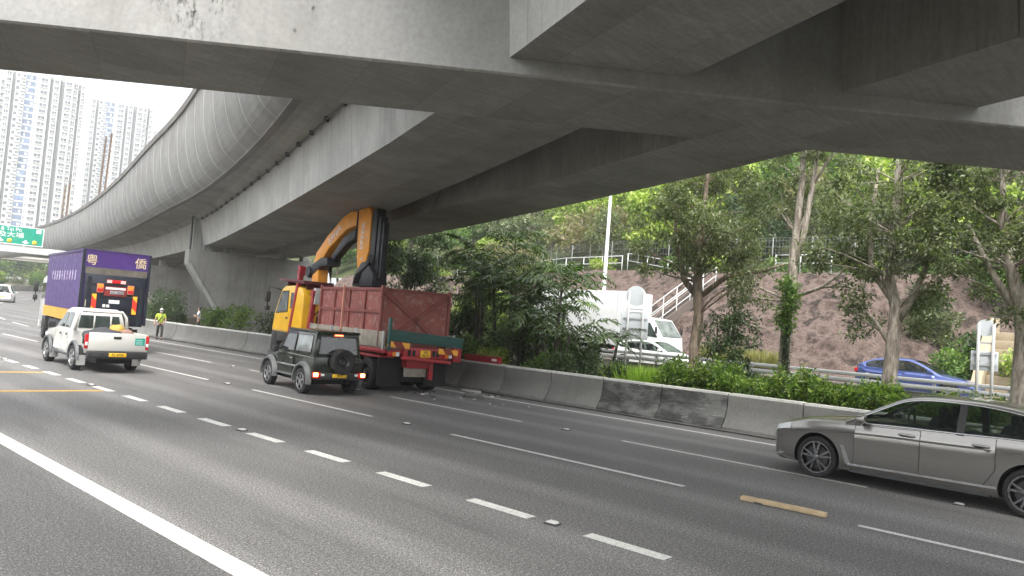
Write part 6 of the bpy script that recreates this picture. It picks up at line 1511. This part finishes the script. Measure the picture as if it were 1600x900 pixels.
tree('broadleaf_tree', (22.4, 11.2, .3), 'small bushy sapling with dark drooping leaves beside the forked paperbark', sway(2.9, (0, .1), 6, .06, 12), taper(.07, .02, 7), [((0, -.3, 2.3), (.7, .9, .9)), ((0, -.5, 1.1), (.6, .7, .6))], 28, .33, 120, .13, leaf_dark, bark_dk, 35)
# palms: arching fronds with leaflets
def frond(m_v, m_f, stem, base, az, L, lift, droop, r, wl=.34, n=15, leaf_w=.055):
    d = Vector((math.cos(az), math.sin(az), 0)); pts = []
    for i in range(n+1):
        t = i/n; pts.append(Vector(base)+d*(L*t*(1-.15*t))+Vector((0, 0, L*(lift*t-droop*t*t))))
    stem.tube(pts[::3], [.022*(1-.7*i/(len(pts[::3])-1)) for i in range(len(pts[::3]))], 4, 0, False)
    for i in range(2, n+1):
        t = i/n; tang = (pts[i]-pts[i-1]).normalized(); s = tang.cross(Vector((0, 0, 1))).normalized(); u = s.cross(tang)
        ll = wl*L*(.35+.9*math.sin(math.pi*min(1, t*.95+.08)))*r.uniform(.8, 1.15)*.62
        for sd in (-1, 1):
            q = (s*sd*.85+tang*.55+u*r.uniform(-.15, .35)).normalized(); a = pts[i]; mid = a+q*ll*.55; tip = a+q*ll+Vector((0, 0, -ll*.38)); wv = tang*leaf_w*L*.32*r.uniform(.7, 1.3)
            o = len(m_v); m_v += [tuple(a), tuple(mid-wv), tuple(tip), tuple(mid+wv)]; m_f.append((o, o+1, o+2, o+3))
def palm(loc, label, stems, mat, seed, nf=9, L=1.9, lw=.055):
    r = random.Random(seed); o = empty('palm', loc, 0, label, 'palm'); tr = MB(); V = []; F = []; sm = MB()
    for (x, y, h, lean) in stems:
        top = (x+lean[0], y+lean[1], h); tr.tube([(x, y, -.3), (x+lean[0]*.3, y+lean[1]*.3, h*.5), top], [.075, .06, .045], 7)
        for k in range(nf):
            a = 2*math.pi*k/nf+r.uniform(-.35, .35); up = r.random()
            frond(V, F, sm, (top[0], top[1], top[2]-r.uniform(0, .45)), a, L*r.uniform(.75, 1.15), .35+.75*up, .55+.35*r.random(), r, leaf_w=lw)
    t = tr.build('trunk', bark_dk, o); sm.build('frond_stem', M('palm_stem', (.09, .12, .04), .6), t); link('fronds', fast_mesh('fronds', V, F, mat), o); return o
palm_leaf = M_leaf('palm_leaf', [(.022, .05, .016), (.05, .09, .028), (.11, .16, .06)], .25, .3); palm_leaf_y = M_leaf('palm_leaf_bright', [(.06, .13, .02), (.11, .20, .03), (.17, .26, .05)], .35)
palm((22.3, 20.2, .34), 'tallest clump of dark palms with drooping fronds behind the barrier', [(0, 0, 5.2, (.1, .1)), (.3, -.5, 4.6, (0, -.3)), (-.2, .5, 4.3, (-.2, .3)), (.2, .9, 3.4, (0, .3)), (0, -.8, 3.2, (0, -.3))], palm_leaf, 41, 12, 2.0, .075)
palm((21.3, 17.0, .34), 'fishtail palm with long arching fronds in front of the white truck', [(0, 0, 3.5, (.0, -.1)), (-.1, .4, 2.6, (0, .2)), (0, -.4, 1.8, (0, -.2))], palm_leaf, 42, 11, 2.4, .075)
palm((23.0, 22.6, .34), 'bright yellow green palm behind the red skip tail', [(0, 0, 3.9, (0, .1)), (.4, .4, 3.0, (.2, .2))], palm_leaf_y, 43, 9, 1.6)
palm((22.0, 18.4, .34), 'low palm with spreading bright fronds between the taller palms', [(0, 0, 2.2, (0, 0)), (.3, -.5, 1.7, (.1, -.2))], palm_leaf_y, 44, 10, 1.7)
palm((21.0, 18.9, .34), 'dark low palm right behind the barrier near the red beam', [(0, 0, 1.5, (0, 0))], palm_leaf, 45, 11, 1.6)
palm((22.6, 15.4, .34), 'drooping dark palm fronds beside the tall round sign', [(0, 0, 1.9, (0, -.2))], palm_leaf, 46, 9, 1.5)
palm((22.2, 21.6, .34), 'dark feathery palm left of the tallest palms', [(0, 0, 4.3, (0, .2)), (.2, .5, 3.3, (0, .2))], palm_leaf, 47, 12, 2.0, .07)
palm((21.6, 19.4, .34), 'palm with broad dark fronds behind the low palm', [(0, 0, 3.8, (0, -.1)), (.1, -.3, 2.8, (0, -.2))], palm_leaf, 48, 13, 2.1, .075)
palm((22.8, 17.9, .34), 'palm with bright fronds in front of the white truck box', [(0, 0, 2.9, (0, 0))], palm_leaf_y, 49, 11, 1.8)
# shrubs: each one its own thing
def shrub(loc, r, label, mat, seed, per=110, ncl=14, ls=.11, cat='shrub', name='shrub', group=None, asp=.45):
    q = random.Random(seed); o = empty(name, loc, 0, label, cat, group); cs = []; rs_ = []
    for _ in range(ncl):
        a = q.uniform(0, 2*math.pi); d = math.sqrt(q.random())*.75; z = q.uniform(.15, .95); cs.append((math.cos(a)*d*r[0], math.sin(a)*d*r[1], z*r[2])); s = q.uniform(.28, .45); rs_.append((s*r[0], s*r[1], s*r[2]*.7))
    link('foliage', leaves(cs, rs_, per, ls, mat, seed, asp, .35), o)
    sm = MB()
    for i in range(0, ncl, 2): sm.tube(bent((0, 0, -.15), cs[i], 3, .1, q), [.025, .02, .015, .008], 5, 0, False)
    sm.build('stem', bark_dk, o); return o
# clipped hedge of bright leaves along the barrier
k = 0; y = 3.6
while y < 12.2:
    shrub((20.15+rnd.uniform(-.12, .12), y, .34), (.62, .55, 1.12+rnd.uniform(-.18, .2)), 'bright green leafy hedge shrub in the row behind the barrier', leaf_hedge, 100+k, 120, 18, .12, 'hedge', 'hedge_shrub', 'hedge shrubs along the median barrier'); y += .62; k += 1
for k, (x, y, r, mat, lab) in enumerate((
    (20.3, 15.2, (.9, 1.1, 1.2), leaf_dark, 'dark glossy shrub behind the barrier below the drooping palm fronds'), (20.5, 13.6, (.7, .8, 1.0), leaf_dark, 'low dark shrub left of the lime green grass'),
    (20.2, 16.9, (.8, .9, 1.0), leaf_mid, 'mid green shrub at the foot of the fishtail palm'), (20.9, 20.4, (.9, 1.0, 1.3), leaf_mid, 'leafy shrub below the tallest palms'),
    (20.6, 22.4, (.8, .9, 1.4), leaf_yel, 'yellow green shrub behind the red steel beam'), (20.15, 18.9, (.5, .9, 1.0), leaf_yel, 'low yellow green plant along the red steel beam'), (21.6, 23.8, (1.0, 1.1, 2.2), leaf_dark, 'tall dark shrub behind the skip tail'),
    (22.2, 26.8, (1.1, 1.4, 2.4), leaf_mid, 'mid green shrub hidden behind the skip'), (23.6, 21.0, (1.3, 1.5, 2.6), leaf_dark, 'large dark shrub mass behind the palms'), (24.2, 18.6, (1.0, 1.2, 1.6), leaf_mid, 'shrub in front of the white truck cab'), (24.6, 22.6, (1.5, 1.6, 3.2), leaf_mid, 'tall leafy shrub behind the palm clumps'), (25.2, 25.4, (1.5, 1.6, 3.4), leaf_yel, 'tall yellow green shrub behind the skip'), (23.0, 19.2, (1.1, 1.1, 2.0), leaf_dark, 'dark shrub under the palm with bright fronds'), (21.4, 15.9, (.7, .7, 1.5), leaf_dark, 'dark upright shrub at the fishtail palm stem'), (23.6, 24.6, (1.3, 1.5, 3.4), leaf_dark, 'tall dark shrub filling in behind the skip corner'), (22.4, 16.6, (.9, .9, 2.0), leaf_dark, 'dark shrub between the fishtail palm and the sign'),
    (21.6, 36.2, (1.2, 1.3, 1.6), leaf_dark, 'dark shrub at the pier foot beside the yellow cab'), (22.6, 34.0, (1.2, 1.4, 1.5), leaf_dark, 'round dark shrub right behind the yellow cab'), (23.2, 43.2, (1.4, 1.6, 1.9), leaf_hedge, 'bright green shrub between the two piers'),
    (22.2, 44.6, (.9, 1.0, 1.5), leaf_mid, 'mid green shrub beside the person in lilac'), (21.3, 49.8, (1.2, 1.4, 2.2), leaf_dark, 'dark shrub behind the person in the lime shirt'), (22.4, 52.0, (1.3, 1.5, 2.4), leaf_dark, 'dark shrub at the foot of the second pier'),
    (21.1, 47.6, (.8, .9, 1.4), leaf_dark, 'small dark shrub near the second pier'), (24.6, 8.2, (.8, 1.0, .8), leaf_mid, 'low shrub below the vine clad trunk'), (21.6, 1.6, (.8, .9, .9), leaf_mid, 'low shrub at the thick paperbark trunk'))):
    shrub((x, y, .34), r, lab, mat, 300+k, 130, 16, .15 if r[2] > 1.25 else .12)
# lime grass tuft
def grass_tuft(loc, rx_, ry_, n, h, mat, label, seed):
    r = np.random.RandomState(seed); p = np.zeros((n, 3)); a = r.rand(n)*6.283; d = np.sqrt(r.rand(n)); p[:, 0] = np.cos(a)*d*rx_; p[:, 1] = np.sin(a)*d*ry_
    q = r.normal(size=(n, 3))*.28; q[:, 2] = 1; hh = (h*(.5+.7*r.rand(n)))[:, None]; w = r.normal(size=(n, 3)); w[:, 2] = 0; w *= (.014/np.linalg.norm(w, axis=1))[:, None]
    V = np.stack([p-w, p+w, p+q*hh*.6+w*.8, p+q*hh+r.normal(size=(n, 3))*.05], 1).reshape(-1, 3); o = link('grass_clump', fast_mesh('grass_clump', V, np.arange(4*n).reshape(-1, 4), mat), None, loc); return tag(o, label, 'grass', kind='stuff')
grass_tuft((20.7, 12.9, .3), .8, 1.0, 2600, .95, grass_y, 'lime green tall grass beside the barrier', 1)
grass_tuft((22.6, 9.0, .3), 2.4, 5.0, 5000, .35, leaf_mid, 'short rough grass under the paperbark trees', 2)
grass_tuft((36.8, 17.2, 1.2), 1.2, 2.2, 2600, .8, M_leaf('grass_straw', [(.18, .19, .06), (.28, .26, .10)]), 'straw coloured grass at the slope foot', 3)
# ------------------------------------------------------------------ wooded hillside: individual trees sharing a few meshes
def hill_proto(mat, bm_, seed, ncl, flat, ls, hgt):
    r = random.Random(seed); cs = []; rs_ = []
    for _ in range(ncl):
        while True:
            v = Vector((r.uniform(-1, 1), r.uniform(-1, 1), r.uniform(-1, 1)))
            if .25 < v.length < 1: break
        cs.append((v.x*2.3, v.y*2.3, hgt*.62+v.z*hgt*.36*flat)); s = r.uniform(.55, .95); rs_.append((s, s, s*.7))
    cr = leaves(cs, rs_, 62, ls, mat, seed, .55, .3, .1)
    tm = MB(); tm.tube(sway(hgt*.85, (r.uniform(-.3, .3), r.uniform(-.3, .3)), 5, .12, seed, -1.), taper(.16, .04, 6), 6)
    for i in range(0, ncl, 4): tm.tube(bent((0, 0, hgt*.35), cs[i], 3, .1, r), [.06, .05, .035, .015], 4, 0, False)
    to = tm.build('trunk', bm_); tmesh = to.data; bpy.data.objects.remove(to)
    return cr, tmesh
protos = [hill_proto(leaf_yel, bark_mid, 51, 40, 1., .34, 6.0), hill_proto(leaf_mid, bark_mid, 52, 44, 1., .34, 6.5), hill_proto(leaf_olive, bark_pale, 53, 36, 1.1, .32, 7.0), hill_proto(leaf_dark, bark_dk, 54, 40, .9, .34, 5.5), hill_proto(leaf_dry, bark_mid, 55, 26, 1., .30, 5.0)]
KN = ['yellow green', 'fresh mid green', 'grey olive', 'dark green', 'dry brownish']
def hill_tree(x, y, kd, s):
    o = empty('hillside_tree', (x, y, hill_z(x, y)-.3), rnd.uniform(0, 360), KN[kd]+' bushy tree growing among others on the wooded hillside', 'tree', KN[kd]+' trees on the wooded hillside')
    o.scale = (s*rnd.uniform(.9, 1.15), s*rnd.uniform(.9, 1.15), s); link('crown', protos[kd][0], o); link('trunk', protos[kd][1], o)
x = 48.5; row = 0
while x < 108:
    st_ = 3.5+row*.32; y = -16+rnd.uniform(0, 2)-row*1.5
    while y < 66+row*7:
        u = rnd.random(); kd = 0 if u < .26 else 1 if u < .5 else 2 if u < .68 else 3 if u < .86 else 4
        a = math.degrees(math.atan2(x, y))
        if 10 < a < 90 and x > 47.5+fo(y)+rx(y)*.6: hill_tree(x+rnd.uniform(-1.1, 1.1), y+rnd.uniform(-1, 1), kd, rnd.uniform(.65, 1.1)*(1+.035*row))
        y += st_*rnd.uniform(.8, 1.25)
    x += 3.2+row*.42; row += 1
# bushes on the lower right part of the slope
for k in range(16):
    x = 36.6+rnd.random()*7; y = -2+rnd.random()*12.5; kd = rnd.choice((leaf_mid, leaf_olive, leaf_dark, leaf_yel)); n = {leaf_mid: 'mid green', leaf_olive: 'olive green', leaf_dark: 'dark green', leaf_yel: 'yellow green'}[kd]
    shrub((x, y, slope_z(x, y)-.15), (1.2, 1.3, 1.5+.8*rnd.random()), n+' bush on the slope left of the masonry channel', kd, 400+k, 90, 14, .22, group=n+' bushes on the lower slope')
for k in range(7):
    y = 30+rnd.random()*16; x = 38+fo(y)+rnd.random()*5; shrub((x, y, slope_z(x, y)-.15), (1.3, 1.5, 1.8), 'scrubby yellow green bush on the slope behind the palms', leaf_yel, 440+k, 90, 14, .22, group='yellow bushes behind the palms')
for k in range(14):
    y = 1+k*4.4+rnd.uniform(-1, 1); x = 45.3+fo(y)+rx(y)*.6+rnd.uniform(-.3, .6); shrub((x, y, hill_z(x, y)-.1), (1.0, 1.3, 1.0), 'low weedy bush along the terrace railing', leaf_yel if k % 2 else leaf_mid, 460+k, 80, 10, .2, group='weedy bushes on the terrace')
# far verge beyond the bend: left kerb wall, roadside trees
strip('kerb', frange(60, 220, 4), -2.0, -1.6, .12, conc_barrier, kind='structure')
vw = empty('verge_wall', (rx(140)-2, 140, rz(140)), 0, 'low pale concrete wall on the outside of the distant bend', 'wall'); VB = Vector(vw.location)
MB().loft([[Vector((-2.4+rx(y), y, rz(y)-.2))-VB, Vector((-2.0+rx(y), y, rz(y)-.2))-VB, Vector((-2.0+rx(y), y, rz(y)+.95))-VB, Vector((-2.4+rx(y), y, rz(y)+.95))-VB] for y in frange(95, 220, 5)], 0, True, True, False).build('coping', ramp_m, vw)
for k in range(26):
    y = 122+k*3.4; x = rx(y)-4.5-rnd.random()*3
    o = empty('roadside_tree', (x, y, rz(y)-.4), rnd.uniform(0, 360), 'leafy shrub tree on the outside of the distant bend', 'tree', 'trees along the distant bend'); s = rnd.uniform(.5, .8); o.scale = (s, s, s); kd = rnd.choice((1, 1, 3, 0, 2)); link('crown', protos[kd][0], o); link('trunk', protos[kd][1], o)
for k in range(20):
    y = 235+rnd.random()*60; x = y*(.19+.14*k/20); o = empty('far_tree', (x, y, 3), rnd.uniform(0, 360), 'leafy green tree below the apartment towers', 'tree', 'trees below the towers'); s = rnd.uniform(1.0, 1.9); o.scale = (s, s, s); kd = rnd.choice((1, 3, 0)); link('crown', protos[kd][0], o); link('trunk', protos[kd][1], o)
# ------------------------------------------------------------------ hazy air
hzm = bpy.data.materials.new('haze_air'); hzm.use_nodes = True; nt = hzm.node_tree; nt.nodes.clear()
pv = nt.nodes.new('ShaderNodeVolumePrincipled'); pv.inputs['Color'].default_value = (.93, .96, 1, 1); pv.inputs['Density'].default_value = .00065; pv.inputs['Anisotropy'].default_value = .3
mo_ = nt.nodes.new('ShaderNodeOutputMaterial'); nt.links.new(pv.outputs[0], mo_.inputs['Volume'])
hb = MB().bb(-1520, 1520, -1520, 2520, -1.6, 172).build('haze', hzm); tag(hb, 'pale hazy air over the whole place', None, None, 'stuff')
S.cycles.volume_bounces = 1; S.cycles.volume_step_rate = 5
